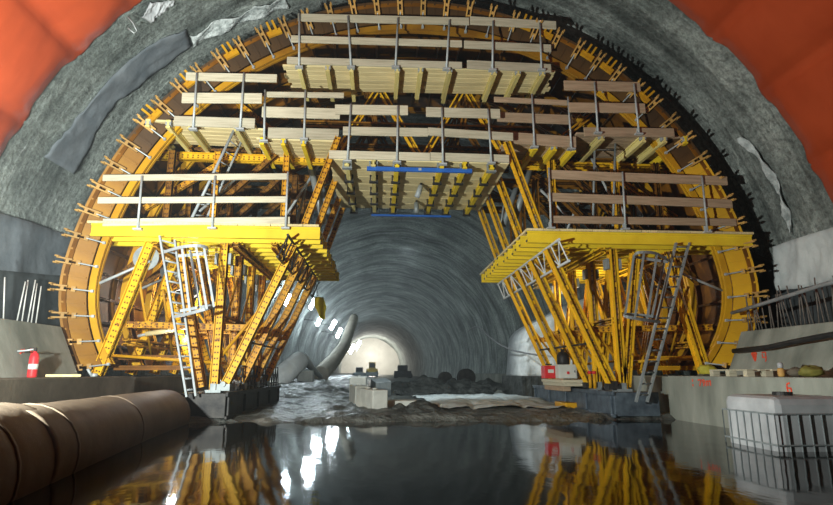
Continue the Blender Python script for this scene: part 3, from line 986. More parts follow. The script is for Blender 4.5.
# ------------------------------------------------------------------ UPPER TRUSS
tr = thing('crown_truss', (AX, 11.5, 4.5), 'orange-yellow truss of beams and struts filling the crown of the formwork', 'truss')
for r, d in enumerate((11.95, 13.2, 14.5, 15.6)):
    m_ = 'yellow' if r == 0 else 'shaded_rust'
    zb = at(240, 157, 11.95).z
    for s, xa, xb in ((-1, at(150, 156, 11.95).x, at(325, 158, 11.95).x), (1, at(512, 164, 11.95).x, at(690, 166, 11.95).x)):
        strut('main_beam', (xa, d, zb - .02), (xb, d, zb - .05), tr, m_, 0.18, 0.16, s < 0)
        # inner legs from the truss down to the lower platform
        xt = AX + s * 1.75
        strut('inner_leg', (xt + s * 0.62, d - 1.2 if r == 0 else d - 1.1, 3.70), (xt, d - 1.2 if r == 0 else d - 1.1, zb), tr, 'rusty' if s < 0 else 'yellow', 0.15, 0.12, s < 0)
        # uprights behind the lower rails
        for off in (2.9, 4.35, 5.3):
            strut('upright', (AX + s * off, d - 0.5, 3.7), (AX + s * off, d - 0.5, zb - .1), tr, ('rusty' if s < 0 else 'yellow') if r == 0 and off < 5 else 'shaded_rust', 0.14, 0.12, s < 0)
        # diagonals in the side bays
        strut('bay_diagonal', (AX + s * 5.0, d - .2, 3.75), (AX + s * 3.2, d - .2, zb), tr, 'shaded_rust', 0.13, 0.11, s < 0)
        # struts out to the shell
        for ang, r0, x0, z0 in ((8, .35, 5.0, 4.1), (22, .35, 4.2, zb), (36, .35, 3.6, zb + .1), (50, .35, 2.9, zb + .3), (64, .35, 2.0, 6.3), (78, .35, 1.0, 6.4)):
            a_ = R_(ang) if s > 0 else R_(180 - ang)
            strut('shell_strut', (AX + s * x0, d, z0), arc(RF - r0 - .05, a_, d + .1), tr, 'rusty' if r == 0 and ang in (22, 50) else 'shaded_rust', 0.13, 0.11, s < 0)
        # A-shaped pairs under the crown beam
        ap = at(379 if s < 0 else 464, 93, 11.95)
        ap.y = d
        strut('crown_strut', (ap.x - 0.06 - 0.95, d, zb), ap - Vector((.07, 0, 0)), tr, 'yellow' if r < 1 else 'shaded_rust', 0.14, 0.12)
        strut('crown_strut', (ap.x + 0.06 + 0.95, d, zb), ap + Vector((.07, 0, 0)), tr, 'yellow' if r < 1 else 'shaded_rust', 0.14, 0.12)
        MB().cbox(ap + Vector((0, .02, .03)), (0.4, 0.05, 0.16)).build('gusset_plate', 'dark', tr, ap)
        strut('crown_strut', (AX + s * 2.0, d, 6.35), (AX + s * 3.3, d, zb + .05), tr, 'shaded_rust', 0.13, 0.11)
    strut('crown_beam', (AX - 2.7, d, 6.42), (AX + 2.7, d, 6.42), tr, 'shaded_rust', 0.16, 0.14, True)
for off in (-5.1, -3.6, -2.0, 2.0, 3.6, 5.1):
    strut('truss_waler', (AX + off, 11.8, zb + .12), (AX + off, 15.8, zb + .12), tr, 'shaded_rust', 0.13, 0.12)
for i in range(14):                                    # tubes and spindles crossing the bays
    s = -1 if i % 2 else 1
    y = 11.6 + 0.28 * i
    a = Vector((AX + s * random.uniform(2.4, 5.2), y, random.uniform(3.8, 4.4)))
    tube_part('spindle_brace', a, a + Vector((random.uniform(-1.1, 1.1), random.uniform(-.2, .4), random.uniform(.6, 1.9))), 0.03, 'galv', tr)

for p, q in ((at(309, 160, 12.3), at(324, 224, 12.3)), (at(531, 168, 12.3), at(513, 224, 12.3)), (at(318, 172, 13.6), at(331, 222, 13.6)), (at(519, 180, 13.6), at(503, 226, 13.6))):
    pr = tube_part('tubular_prop', q, p, 0.075, 'grey_paint', tr, 12)
    MB().tube([q, q.lerp(p, .3)], 0.05, 10).build('prop_spindle', 'galv', pr, q, True)
pr = tube_part('push_prop', at(146, 334, 11.6), at(180, 329, 11.6), 0.05, 'deck', towerL, 12)
MB().tube([at(138, 336, 11.6), at(147, 334, 11.6)], 0.03, 10).build('prop_spindle', 'alu', pr, at(138, 336, 11.6), True)
# silver tubes in the upper left, tubular frame in the upper right
al = thing('access_ladder', at(190, 226, 11.0), 'slanting silver ladder between the upper left platform and the left lower guardrail', 'ladder')
a, b = at(188, 226, 11.0), at(234, 130, 11.0)
a2, b2 = at(203, 226, 11.5), at(243, 138, 11.5)
tube_part('stile', a, b, 0.03, 'alu', al)
tube_part('stile', a2, b2, 0.026, 'alu', al)
for k in range(1, 9):
    f = k / 9
    tube_part('rung', a.lerp(b, f), a2.lerp(b2, f), 0.014, 'alu', al)
fr = thing('tubular_frame', at(605, 224, 11.2), 'grey tubular hoop frame standing behind the right lower guardrail', 'frame')
mb = MB().tube([at(593, 224, 11.2), at(594.5, 150, 11.2), at(615.5, 150, 11.2)], 0.026, 8)
mb.build('hoop', 'grey_paint', fr, at(593, 224, 11.2), True)
tube_part('post', at(613, 226, 11.15), at(615.5, 140, 11.15), 0.028, 'grey_paint', fr)

# ------------------------------------------------------------------ LADDERS
def ladder(label, d0, tl, bl, tr_, br_, dt, db, mat, cage, nr):
    """tl..bl left stile top/bottom photo points, tr..br right stile; dt, db depths of top and bottom"""
    L0, L1 = at(*bl, db), at(*tl, dt)
    R0, R1 = at(*br_, db + .12), at(*tr_, dt + .12)
    t = thing('ladder', L0, label, 'ladder')
    for p, q in ((L0, L1), (R0, R1)):
        mb = MB().bar(p, q, 0.035, 0.065, Vector((0, 1, 0)))
        mb.build('stile', mat, t, p)
    for k in range(nr):
        f = (k + .6) / nr
        tube_part('rung', L0.lerp(L1, f), R0.lerp(R1, f), 0.017, mat, t)
    hoops, bars = cage
    c = None
    for (pts, d) in hoops:
        P = [at(x, y, d + o) for x, y, o in pts]
        Q = []
        for i in range(len(P) - 1):                    # smooth the loop a little
            for k in range(4):
                Q.append(P[i].lerp(P[i + 1], k / 4))
        Q.append(P[-1])
        for _ in range(3):
            Q = [Q[0]] + [(Q[i-1] + Q[i] * 2 + Q[i+1]) / 4 for i in range(1, len(Q)-1)] + [Q[-1]]
        mb = MB()
        for i in range(len(Q) - 1):
            mb.bar(Q[i], Q[i + 1], 0.012, 0.055)
        mb.build('cage_hoop', mat, t, Q[0])
    for (x0, y0, x1, y1, d) in bars:
        mb = MB().bar(at(x1, y1, d), at(x0, y0, d), 0.04, 0.012, Vector((0, 1, 0)))
        mb.build('cage_bar', mat, t, at(x1, y1, d))
    return t
ladder('bright caged aluminium ladder leaning on the left tower above the brown duct', 10.3, (160, 236), (187, 397), (175, 240), (196, 396), 10.45, 10.3, 'alu',
       ([([(164, 252, 0), (180, 247, -.3), (198, 245, -.4), (210, 248, -.1), (205, 254, .2), (178, 256, .1)], 10.35),
         ([(173, 317, 0), (188, 314, -.3), (206, 309, -.4), (214, 306, -.1), (206, 306, .2), (180, 311, .1)], 10.35)],
        [(182, 248, 190, 312, 10.1), (196, 246, 207, 309, 10.0), (204, 247, 214, 307, 10.2), (190, 250, 200, 308, 10.5)]), 15)
ladder('grey steel caged ladder leaning on the right tower beside the concrete kerb', 10.3, (676, 243), (636, 402), (689, 243), (647, 402), 10.5, 10.3, 'grey_paint',
       ([([(671, 262, 0), (655, 252, -.3), (638, 252, -.4), (633, 256, -.1), (640, 258, .2), (668, 262, .1)], 10.35),
         ([(660, 322, 0), (645, 320, -.3), (627, 317, -.4), (622, 315, -.1), (630, 314, .2), (658, 317, .1)], 10.35)],
        [(634, 255, 625, 316, 10.2), (644, 253, 635, 318, 9.98), (657, 254, 647, 319, 10.1), (666, 256, 652, 316, 10.5)]), 15)

# ------------------------------------------------------------------ THINGS ON AND ROUND THE TOWERS
XR = AX + 3.62
def box_thing(name, c, sz, mat, label, cat, parts=(), bev=0.012, group=None):
    t = thing(name, (c[0], c[1], c[2] - sz[2] / 2), label, cat, group)
    MB().cbox(c, sz).build('casing', mat, t, c, False, bev)
    for nm, cc, ss, mm in parts:
        MB().cbox(cc, ss).build(nm, mm, t, cc, False, 0.004)
    return t
c = at(549, 372, 13.4)
box_thing('equipment_box', c, (0.30, 0.3, 0.30), 'red', 'small red equipment box on the planks at the rear of the right base', 'box',
          [('handle', c + Vector((0, 0, .18)), (0.16, 0.03, 0.03), 'dark'), ('label_plate', c + Vector((0, -.155, .02)), (0.14, 0.01, 0.08), 'box_grey')])
c = at(566, 371.5, 13.1)
box_thing('control_box', c, (0.44, 0.26, 0.32), 'box_grey', 'pale grey control box with a red square beside the red equipment box', 'box',
          [('door', c + Vector((0, -.135, 0)), (0.38, 0.012, 0.27), 'box_grey'), ('red_square', c + Vector((0, -.147, -.03)), (0.06, 0.01, 0.06), 'red'), ('latch', c + Vector((.16, -.147, 0)), (0.02, 0.012, 0.05), 'dark')])
c = at(563, 358, 13.3)
mb = MB().lathe((c.x, c.y, c.z - .17), [(.12, 0), (.15, .04), (.15, .22), (.10, .30), (.04, .33), (.04, .38)], 18)
tag(mb.build('jerry_can', 'dark', None, (c.x, c.y, c.z - .17), True), 'dark rounded can standing behind the pale control box', 'can')
for i, (px, lab) in enumerate(((556, 'timber plank stack end under the red equipment box on the right base, upper plank'), (554, 'lower timber plank under the red equipment box on the right base'))):
    z = 0.60 + (0.075 if i == 0 else 0)
    x0 = AX + 3.30 + .03 * i
    board_o = MB().box((x0, 12.6, z - .037), (x0 + 0.85, 14.3, z + .035)).build('timber_plank', 'board', None, (x0, 12.6, z), False, 0.008)
    tag(board_o, lab, 'plank')
mb = MB().box((AX + 3.34, 12.75, 0.45), (AX + 3.52, 14.2, 0.56))
tag(mb.build('timber_sleeper', 'boardp', None, (AX + 3.4, 13, .5), False, .01), 'brown timber sleeper tucked below the planks on the right base', 'sleeper')
for i, px in enumerate((590, 597)):
    c = Vector((AX + 3.68, 11.95 - .25 * i, 0.54))
    t = thing('warning_post', c, 'short yellow post with a red top on the right base, ' + ('further one' if i == 0 else 'nearer one'), 'post')
    MB().tube([c, c + Vector((0, 0, .30))], 0.035, 10).build('post', 'ring', t, c, True)
    MB().tube([c + Vector((0, 0, .30)), c + Vector((0, 0, .36))], 0.045, 10).build('red_top', 'red', t, c, True)
c = Vector((AX + 3.5, 13.7, 0.12))
mb = MB().box((c.x - .14, 12.7, 0.03), (c.x + .14, 13.5, 0.2))
tag(mb.build('yellow_wedge', 'ring', None, c, False, .02), 'yellow steel wedge on the ground under the right base', 'wedge')

# yellow cloth hanging off the left platform
mb = MB()
top = at(319, 297, 15.7)
def cl(u, v):
    w = 0.16 + 0.08 * math.sin(v * 5) + 0.05 * v
    return (top.x + (u - .5) * w * 1.3 + 0.12 * v * (1 if v > .4 else .4), top.y + 0.05 * math.sin(u * 9 + v * 3), top.z - v * 0.62)
mb.grid(cl, [i / 8 for i in range(9)], [i / 12 for i in range(13)], lambda u, v: (cl(u, v)[0], cl(u, v)[1] + .02, cl(u, v)[2]))
tag(mb.build('hanging_cloth', 'vest', None, top, True), 'bright yellow cloth hanging at the rear of the left platform near the tunnel lamps', 'cloth')
tube_cl = MB().tube([top + Vector((-.02, .01, -.02)), Vector((AX - 2.66, 15.75, 3.3))], 0.008, 5).build('cord', 'cable', bpy.data.objects['hanging_cloth'], top)

# work lamp behind the left ladder
c = at(185.5, 338, 11.6)
t = thing('work_lamp', c + Vector((0, .05, -.12)), 'small lit work lamp glowing behind the left ladder', 'lamp')
MB().lathe(c + Vector((0, .05, 0)), [(.07, -.03), (.10, 0.0), (.08, .06)], 16, 'Y').build('lamp_housing', 'dark', t, c, True)
MB().lathe(c + Vector((0, .015, 0)), [(.065, -.012), (.065, .0)], 16, 'Y').build('lamp_lens', 'lamp', t, c)
MB().tube([c + Vector((0, .07, 0)), c + Vector((0, .09, .55))], 0.012, 6).build('lamp_bracket', 'dark', t, c)

# ------------------------------------------------------------------ LEFT FOREGROUND
def duct(name, pts, r, mat, label, ringed, n=28, squash=1.0, cat='duct', rr=None, step=9):
    pts = [Vector(p) for p in pts]
    Q = []
    seg = 14
    for i in range(len(pts) - 1):
        for k in range(seg):
            Q.append(pts[i].lerp(pts[i + 1], k / seg))
    Q.append(pts[-1])
    for _ in range(3):
        Q = [Q[0]] + [(Q[i-1] + Q[i] * 2 + Q[i+1]) / 4 for i in range(1, len(Q)-1)] + [Q[-1]]
    m_ = len(Q)
    rs = []
    for i in range(m_):
        base = r if rr is None else r * (rr[0] + (rr[1] - rr[0]) * i / (m_ - 1))
        rs.append(base * (1 + 0.02 * mnoise.noise(Vector((i * .4, 3, 1))) - (0.015 if ringed and i % step == 0 else 0)))
    t = thing(name, Q[0] - Vector((0, 0, r)), label, cat)
    mb = MB().tube(Q, rs, n)
    mb.build('duct_sleeve', mat, t, Q[0], True)
    for i in range(step, m_ - 2, step):
        if ringed:
            d = (Q[i+1] - Q[i]).normalized() * 0.022
            MB().tube([Q[i] - d, Q[i] + d], rs[i] * 1.025, n).build('duct_hoop', mat, t, Q[i], True)
    return t
duct('ventilation_duct', [(-3.72, 10.35, 0.13), (-3.5, 8.2, 0.13), (-3.2, 6.0, 0.14), (-3.02, 4.85, 0.16)], 0.45, 'duct_brown', 'long brown fabric ventilation duct lying in the water along the left kerb', True, step=18)
duct('ventilation_duct', [(-3.12, 5.1, 0.13), (-2.95, 4.0, 0.15), (-2.8, 2.9, 0.16)], 0.50, 'duct_brown', 'short brown duct sleeve overlapping the long duct at the lower left corner', True, step=11)

c = Vector(at(32, 375, 9.0))
c.z = 0.80
t = thing('fire_extinguisher', c, 'red fire extinguisher standing on the left kerb by the sloped wall', 'fire extinguisher')
MB().lathe(c, [(.062, 0), (.066, .02), (.066, .30), (.05, .35), (.022, .375), (.022, .39)], 20).build('cylinder', 'red', t, c, True)
MB().lathe(c, [(.0675, .12), (.0675, .20)], 20).build('label_band', 'box_grey', t, c, True)
MB().cbox(c + Vector((0, 0, .41)), (0.035, 0.035, .05)).cbox(c + Vector((-.04, 0, .44)), (0.11, 0.022, .014)).build('valve', 'dark', t, c)
MB().tube([c + Vector((-.03, 0, .42)), c + Vector((-.15, 0, .40)), c + Vector((-.34, -.02, .385))], 0.014, 8).build('hose', 'galv', t, c, True)
# small plank and clamp on the kerb
mb = MB().bar((-5.15, 9.2, 0.825), (-4.72, 9.4, 0.825), 0.09, 0.04)
tag(mb.build('timber_offcut', 'deck', None, (-4.9, 9.3, .82), False, .005), 'pale timber offcut on the left kerb right of the extinguisher', 'offcut')
mb = MB().tube([(-4.72, 9.75, 0.81), (-4.78, 9.7, 0.93)], 0.022, 8).tube([(-4.72, 9.75, 0.83), (-4.66, 9.8, 0.83)], 0.03, 8)
tag(mb.build('pipe_clamp', 'galv', None, (-4.7, 9.75, .81), True), 'small grey steel clamp on the left kerb beside the timber offcut', 'clamp')

# starter bars on the left foundation wall
for i, (px, yt, yb, lean) in enumerate(((3, 273, 320, 0), (11, 274, 320, -.02), (18, 277, 321, .02), (24, 279, 321, -.02), (28, 265, 321, -.22), (35, 281, 322, -.06), (48, 286, 325, .03), (53, 284, 325, 0), (59, 284, 326, .02), (63, 287, 326, 0), (68, 290, 327, 0))):
    d = 8.1 + (px / 80.0) * 2.0
    b = at(px, yb, d)
    b.x = -5.76; b.z = 1.66
    h = (yb - yt) * d / F
    mb = MB().tube([b, b + Vector((lean, lean * .5, h))], 0.011, 6)
    tag(mb.build('starter_bar', 'rebar', None, b, True), 'thin upright steel rod in the row on top of the left sloped wall', 'rod', 'rods on the left wall')

# ------------------------------------------------------------------ RIGHT FOREGROUND
for i in range(34):
    y = 7.0 + i * 0.105 + random.uniform(-.02, .02)
    b = Vector((7.22, y, 1.64))
    mb = MB().tube([b, b + Vector((random.uniform(-.08, .05), random.uniform(-.06, .1), random.uniform(.6, .8)))], 0.011, 6)
    tag(mb.build('starter_bar', 'rebar_dark', None, b, True), 'dark upright steel rod in the row on top of the right sloped wall', 'rod', 'rods on the right wall')
def run(name, pts, r, mat, label, cat='pipe'):
    mb = MB().tube(pts, r, 8)
    return tag(mb.build(name, mat, None, pts[0], True), label, cat)
P = lambda px, py, x: Vector((x, x * F / (px - 378), EYE + (372 - py) * x / (px - 378)))
run('grey_pipe', [P(745, 312, 7.0), P(790, 299, 6.98), P(850, 281, 6.95), P(1100, 225, 6.9)], 0.035, 'grey_pipe', 'grey pipe running in front of the dark rods on the right wall')
run('rubber_hose', [P(742, 351, 6.8), P(780, 347, 6.78), P(810, 341, 6.78), P(850, 334, 6.76), P(1100, 316, 6.74)], 0.045, 'cable', 'black rubber hose stretched across the right sloped wall', 'hose')

# liquid containers
def ibc(x0, y0, z0, label):
    w, l, h = 0.98, 0.98, 1.05
    t = thing('liquid_container', (x0 + w/2, y0 + l/2, z0), label, 'container')
    mb = MB().box((x0 + .014, y0 + .014, z0 + .14), (x0 + w - .014, y0 + l - .014, z0 + h))
    o = mb.build('tank', 'white_plastic', t, (x0, y0, z0), False, 0.09)
    mb = MB()
    for z in (0.18, 0.52, 0.86):
        P_ = [(x0, y0, z0 + z), (x0 + w, y0, z0 + z), (x0 + w, y0 + l, z0 + z), (x0, y0 + l, z0 + z), (x0, y0, z0 + z)]
        for i in range(4): mb.tube([P_[i], P_[i+1]], 0.011, 6)
    mb.build('cage_rails', 'grey_paint', t, (x0, y0, z0))
    mb = MB()
    for k in range(8):
        f = k / 7
        for p in ((x0 + w * f, y0), (x0 + w * f, y0 + l), (x0, y0 + l * f), (x0 + w, y0 + l * f)):
            mb.tube([(p[0], p[1], z0 + .12), (p[0], p[1], z0 + 0.87)], 0.007, 6)
    mb.build('cage_bars', 'grey_paint', t, (x0, y0, z0))
    MB().lathe((x0 + w/2, y0 + l/2, z0 + h), [(.11, -.01), (.11, .04)], 18).build('screw_cap', 'dark', t, (x0 + w/2, y0 + l/2, z0 + h))
    MB().box((x0, y0, z0), (x0 + w, y0 + l, z0 + .11)).build('pallet_base', 'grey_paint', t, (x0, y0, z0))
ibc(4.50, 6.26, -0.45, 'white plastic liquid container in a wire cage standing in the water by the right kerb')

# pallets, bottle, sacks on the right kerb
def pallet(x0, y0, z0, w, l, label):
    t = thing('pallet', (x0 + w/2, y0 + l/2, z0), label, 'pallet')
    for k in range(4):
        xx = x0 + (w - .1) * k / 3
        MB().box((xx, y0, z0 + .09), (xx + .1, y0 + l, z0 + .112)).build('top_slat', 'board', t, (xx, y0, z0))
    for k in range(3):
        yy = y0 + (l - .1) * k / 2
        for j in range(3):
            xx = x0 + (w - .12) * j / 2
            MB().box((xx, yy, z0), (xx + .12, yy + .1, z0 + .09)).build('block', 'board', t, (xx, yy, z0))
c = at(768, 376, 9.6)
pallet(5.72, 8.45, 0.81, 0.72, 1.0, 'pale timber pallet lying on the right kerb below the sprayed triangle mark')
c = Vector((P(790, 374, 6.2).x, P(790, 374, 6.2).y, 0.81))
t = thing('spray_bottle', c, 'small white and orange bottle standing on the right kerb beside the pallet', 'bottle')
MB().lathe(c, [(.045, 0), (.05, .02), (.05, .11), (.03, .13)], 16).build('bottle_body', 'bracket', t, c, True)
MB().lathe(c, [(.03, .13), (.04, .14), (.04, .2), (.02, .215)], 16).build('bottle_cap', 'white_plastic', t, c, True)
def sack(px, d_x, label, mat, sx=0.3, sy=0.25, sz=0.2):
    p = P(px, 374, d_x)
    mb = MB()
    def fn(u, v):
        t, ph = u * 2 * PI, (v - .5) * PI
        k = 1 + .22 * mnoise.noise(Vector((math.cos(t) * 2 + px, math.sin(t) * 2, ph * 2)))
        return (p.x + sx / 2 * k * math.cos(t) * math.cos(ph) ** .7, p.y + sy / 2 * k * math.sin(t) * math.cos(ph) ** .7, 0.81 + sz * (.5 + .5 * math.sin(ph)) * k)
    mb.grid(fn, [i / 24 for i in range(25)], [i / 12 for i in range(13)])
    tag(mb.build('sack', mat, None, (p.x, p.y, .81), True), label, 'sack')
sack(712, 6.35, 'yellow-green crumpled sack at the foot of the right outer strut', 'sack', .36, .3, .2)
sack(806, 6.1, 'grey-brown stone-like bundle on the right kerb between bottle and olive sack', 'kerb_brown', .22, .2, .13)
sack(822, 6.2, 'olive crumpled sack on the right kerb at the picture edge', 'olive', .34, .3, .15)
mb = MB().bar((5.75, 9.8, 0.83), (6.45, 9.9, 0.83), 0.14, 0.03)
tag(mb.build('timber_offcut', 'kerb_brown', None, (6, 9.8, .81), False, .005), 'grey weathered board lying on the right kerb behind the pallet', 'offcut')

# spray-painted marks (thin paint on the concrete)
def paint(name, strokes, w, to_world, label):
    mb = MB()
    for st in strokes:
        for a, b in zip(st[:-1], st[1:]):
            p, q = to_world(*a), to_world(*b)
            n_ = to_world.normal
            mb.bar(p, q, w, 0.006, n_)
    o = mb.build(name, 'spray')
    tag(o, label, 'marking')
def kerb_face(px, py):
    x = KR - 0.004
    return P(px, py, x)
kerb_face.normal = Vector((1, 0, 0))
def slope_face(px, py):
    # sloped wall: x = 6.75 + 0.4 * (z - .80) / .86
    x = 6.9
    for _ in range(12):
        p = P(px, py, x)
        x = 6.75 + 0.4 * (p.z - 0.80) / 0.86 - 0.004
    return P(px, py, x)
slope_face.normal = Vector((1, 0, -.46))
paint('spray_mark', [[(695, 379), (695, 381.5)], [(695, 384), (695, 386)]], 0.03, kerb_face, 'red sprayed dots on the right kerb left of the sprayed letters')
paint('spray_mark', [[(700.5, 380), (704, 379.5), (702, 386)], [(706.5, 383), (704.8, 381), (706.5, 379.5), (707.6, 381.5), (706, 386)], [(709, 386), (709, 381), (711, 381), (711, 385.5)], [(711, 381.5), (713.5, 380.5), (713.5, 385.5)]], 0.022, kerb_face, 'red sprayed figures reading 79m on the right kerb top edge')
paint('spray_mark', [[(797.5, 383), (794.5, 384), (794, 389), (795, 392.5), (798, 392.5), (798.5, 388.5), (795, 388)]], 0.022, kerb_face, 'red sprayed figure 6 on the right kerb above the liquid container')
paint('spray_mark', [[(761, 353), (766, 353), (764, 361), (761, 353)], [(762.5, 355), (764.5, 355), (763.8, 358)]], 0.035, slope_face, 'red sprayed triangle on the right sloped wall')
paint('spray_mark', [[(772, 352.5), (776, 352), (776, 357), (772.5, 357.5), (772, 354)], [(776, 357), (775, 361.5)]], 0.022, slope_face, 'red sprayed figure 9 beside the triangle on the right sloped wall')
def left_face(px, py):
    x = -5.5
    for _ in range(12):
        p = Vector((x, x * F / (px - 378), EYE + (372 - py) * x / (px - 378)))
        x = -5.30 - 0.42 * (p.z - .79) / .89 + 0.004
    return p
left_face.normal = Vector((-1, 0, -.46))
paint('spray_mark', [[(50.5, 351), (54, 351), (53, 360), (50.5, 351)], [(52, 353), (54.5, 361)]], 0.03, left_face, 'red sprayed wedge on the left sloped wall')
paint('spray_mark', [[(42, 351), (45, 354)], [(45, 351), (41.5, 355)]], 0.022, left_face, 'faint red sprayed cross beside the extinguisher on the left sloped wall')

# ------------------------------------------------------------------ TUNNEL BEYOND
def g(px, py, d):
    p = at(px, py, d)
    return Vector((p.x, d, ground_z(p.x, d)))
# muck berm
mb = MB()
def berm(u, v):
    x = -0.9 + 6.9 * u
    y = 19.5 + 8.0 * v
    e = math.sin(PI * min(1, max(0, u))) ** .5 * math.sin(PI * v) ** .7
    k = .55 + .45 * mnoise.noise(Vector((x * .8, y * .6, 0))) + .35 * mnoise.noise(Vector((x * 2.6, y * 2.6, 9)))
    return (x, y, -0.05 + (0.85 * e * max(.25, k)))
mb.grid(berm, [i / 70 for i in range(71)], [i / 60 for i in range(61)])
tag(mb.build('muck_heap', 'heap', None, None, True), 'dark rough heap of muck across the tunnel floor behind the pale track', 'heap', kind='stuff')
mb = MB()
def dirt(u, v):
    x = 0.15 + 1.3 * u + .2 * v
    y = 12.2 + 1.3 * v
    e = math.sin(PI * u) ** .6 * math.sin(PI * v) ** .6
    return (x, y, 0.0 + 0.30 * e * (.7 + .6 * mnoise.noise(Vector((x * 4, y * 4, 2)))))
mb.grid(dirt, [i / 26 for i in range(27)], [i / 26 for i in range(27)])
tag(mb.build('soil_pile', 'heap', None, None, True), 'low pile of crumbly dark soil in front of the flat concrete slab', 'heap', kind='stuff')
# pale track
mb = MB()
def trk(u, v):
    x = 1.0 + 3.3 * u + (1 - v) * 0.1
    y = 12.6 + 6.6 * v
    return (x + .3 * math.sin(v * 3), y, ground_z(x, y) + 0.10 + 0.02 * mnoise.noise(Vector((x * 2, y * 2, 7))) - 0.06 * (abs(u - .5) * 2) ** 6 - 0.06 * (abs(v - .5) * 2) ** 8 - (0.03 if .28 < u < .34 or .62 < u < .68 else 0))
mb.grid(trk, [i / 50 for i in range(51)], [i / 50 for i in range(51)])
tag(mb.build('gravel_track', 'track', None, None, True), 'pale gravel track with wheel ruts right of the concrete barriers', 'track', kind='stuff')

def barrier(p, q, h, label, w=0.5):
    p, q = Vector(p), Vector(q)
    mb = MB().bar(p + Vector((0, 0, h/2)), q + Vector((0, 0, h/2)), w, h)
    for k in (.3, .7):
        c = p.lerp(q, k) + Vector((0, 0, h))
        mb.lathe(c, [(.06, -.01), (.06, .03)], 10)
    tag(mb.build('concrete_barrier', 'concrete_block', None, p, False, .04), label, 'barrier')
barrier((0.06, 13.0, -.02), (-0.36, 14.3, 0.0), 0.50, 'pale concrete barrier block nearest the water at mid tunnel', .36)
barrier((-0.40, 14.9, 0.0), (-0.62, 16.3, 0.03), 0.52, 'second concrete barrier block behind the nearest one', .36)
barrier((-0.62, 17.6, 0.0), (-0.60, 19.0, 0.03), 0.72, 'third concrete barrier block farthest back beside the grey crate', .5)
mb = MB().box((0.22, 13.5, -.02), (0.95, 14.1, 0.22))
tag(mb.build('concrete_slab', 'concrete_block', None, (.6, 13.9, 0), False, .02), 'flat pale concrete slab lying right of the nearest barrier', 'slab')
mb = MB().bar((-0.15, 19.0, 0.35), (0.35, 19.2, 0.40), 0.5, 0.5, Vector((.1, -.2, 1)))
tag(mb.build('steel_crate', 'grey_paint', None, (0.1, 19, .3), False, .02), 'grey crate tilted on the muck behind the barriers', 'crate')
for i in range(26):
    x, y = random.uniform(0.1, 5.0), random.uniform(19.4, 21.5)
    if i > 16: x, y = random.uniform(-2.6, -.6), random.uniform(20, 26)
    r = random.uniform(.06, .17)
    mb = MB().lathe((0, 0, 0), [(r * .5, -r * .5), (r, 0), (r * .8, r * .5), (r * .3, r * .75)], 7)
    mb.v = [(vx * random.uniform(.75, 1.2), vy * random.uniform(.75, 1.2), vz) for vx, vy, vz in mb.v]
    z = 0.10 + r * .3
    if y < 22 and x > 0: z = max(z, berm((x + .9) / 6.9, (y - 19.5) / 8)[2] if y > 19.5 else z)
    o = mb.build('rock', 'heap' if i % 3 else 'mud', None)
    o.location = (x, y, z)
    tag(o, 'loose dark rock lying on the muck of the tunnel floor', 'rock', 'loose rocks on the tunnel floor')

# white ducts far left
duct('ventilation_duct', [at(262, 388, 20.0), at(281, 377, 22), at(299, 361, 25)], 0.42, 'duct_white', 'fat white ringed fabric duct lying left of the tunnel floor behind the left tower', True)
duct('ventilation_duct', [at(303, 358, 26), at(311, 367, 28), at(321, 377, 30)], 0.20, 'duct_white', 'slack thin white duct sagging between the fat duct and the rising duct', False, rr=(1.1, .5))
duct('ventilation_duct', [at(320, 375, 31), at(334, 360, 34), at(344, 346, 38), at(354, 318, 44)], 0.46, 'duct_tan', 'tan fabric duct rising from the floor towards the crown of the tunnel', False, rr=(1.0, 0.75))
cb = at(306, 373, 25)
cb.z = ground_z(cb.x, cb.y) + 0.24
mb = MB().cbox(cb, (0.65, 0.6, 0.55))
tag(mb.build('concrete_block', 'concrete_block', None, cb, False, .05), 'rough pale block lying between the white ducts', 'block')

# pale block behind the right tower, dark hoarding below it
mb = MB()
def pb(u, v):
    x = 4.9 + 3.3 * u
    y = 18.6 + .15 * mnoise.noise(Vector((u * 5, v * 5, 0)))
    top = 2.35 + 1.1 * min(1, u * 1.4) - .25 * math.exp(-u * 18)
    return (x + .25 * v * (1 - u) * .6, y + .3 * v, 0.75 + (top - .75) * v)
mb.grid(pb, [i / 30 for i in range(31)], [i / 20 for i in range(21)], lambda u, v: (pb(u, v)[0], 21.5, pb(u, v)[2]))
tag(mb.build('sprayed_block', 'white_sheet', None, None, True), 'large pale rough block at the tunnel side behind the right tower', 'block')
mb = MB().box((4.75, 18.5, -.1), (7.9, 21.6, 0.75))
for k in range(14):
    mb.box((4.78 + k * .22, 18.46, 0), (4.83 + k * .22, 18.5, 0.74))
tag(mb.build('hoarding', 'heap', None, (6, 18.5, 0)), 'dark ribbed hoarding below the large pale block', 'hoarding')

# reels on the right of the tunnel floor
for i, (px, d) in enumerate(((445, 34), (466, 31))):
    c = at(px, 372, d); r = 0.40 + .08 * i
    c.z = 0.1 + r
    t = thing('cable_reel', (c.x, c.y, .1), ('dark round reel far down the tunnel, ' + ('left one' if i == 0 else 'right one') + ' of the pair by the right wall'), 'reel')
    for o in (-.3, .3):
        MB().lathe(c + Vector((0, o, 0)), [(r, -.03), (r, .03)], 24, 'Y').build('reel_flange', 'dark', t, c)
    MB().lathe(c, [(r * .6, -.27), (r * .6, .27)], 20, 'Y').build('reel_drum', 'cable', t, c)
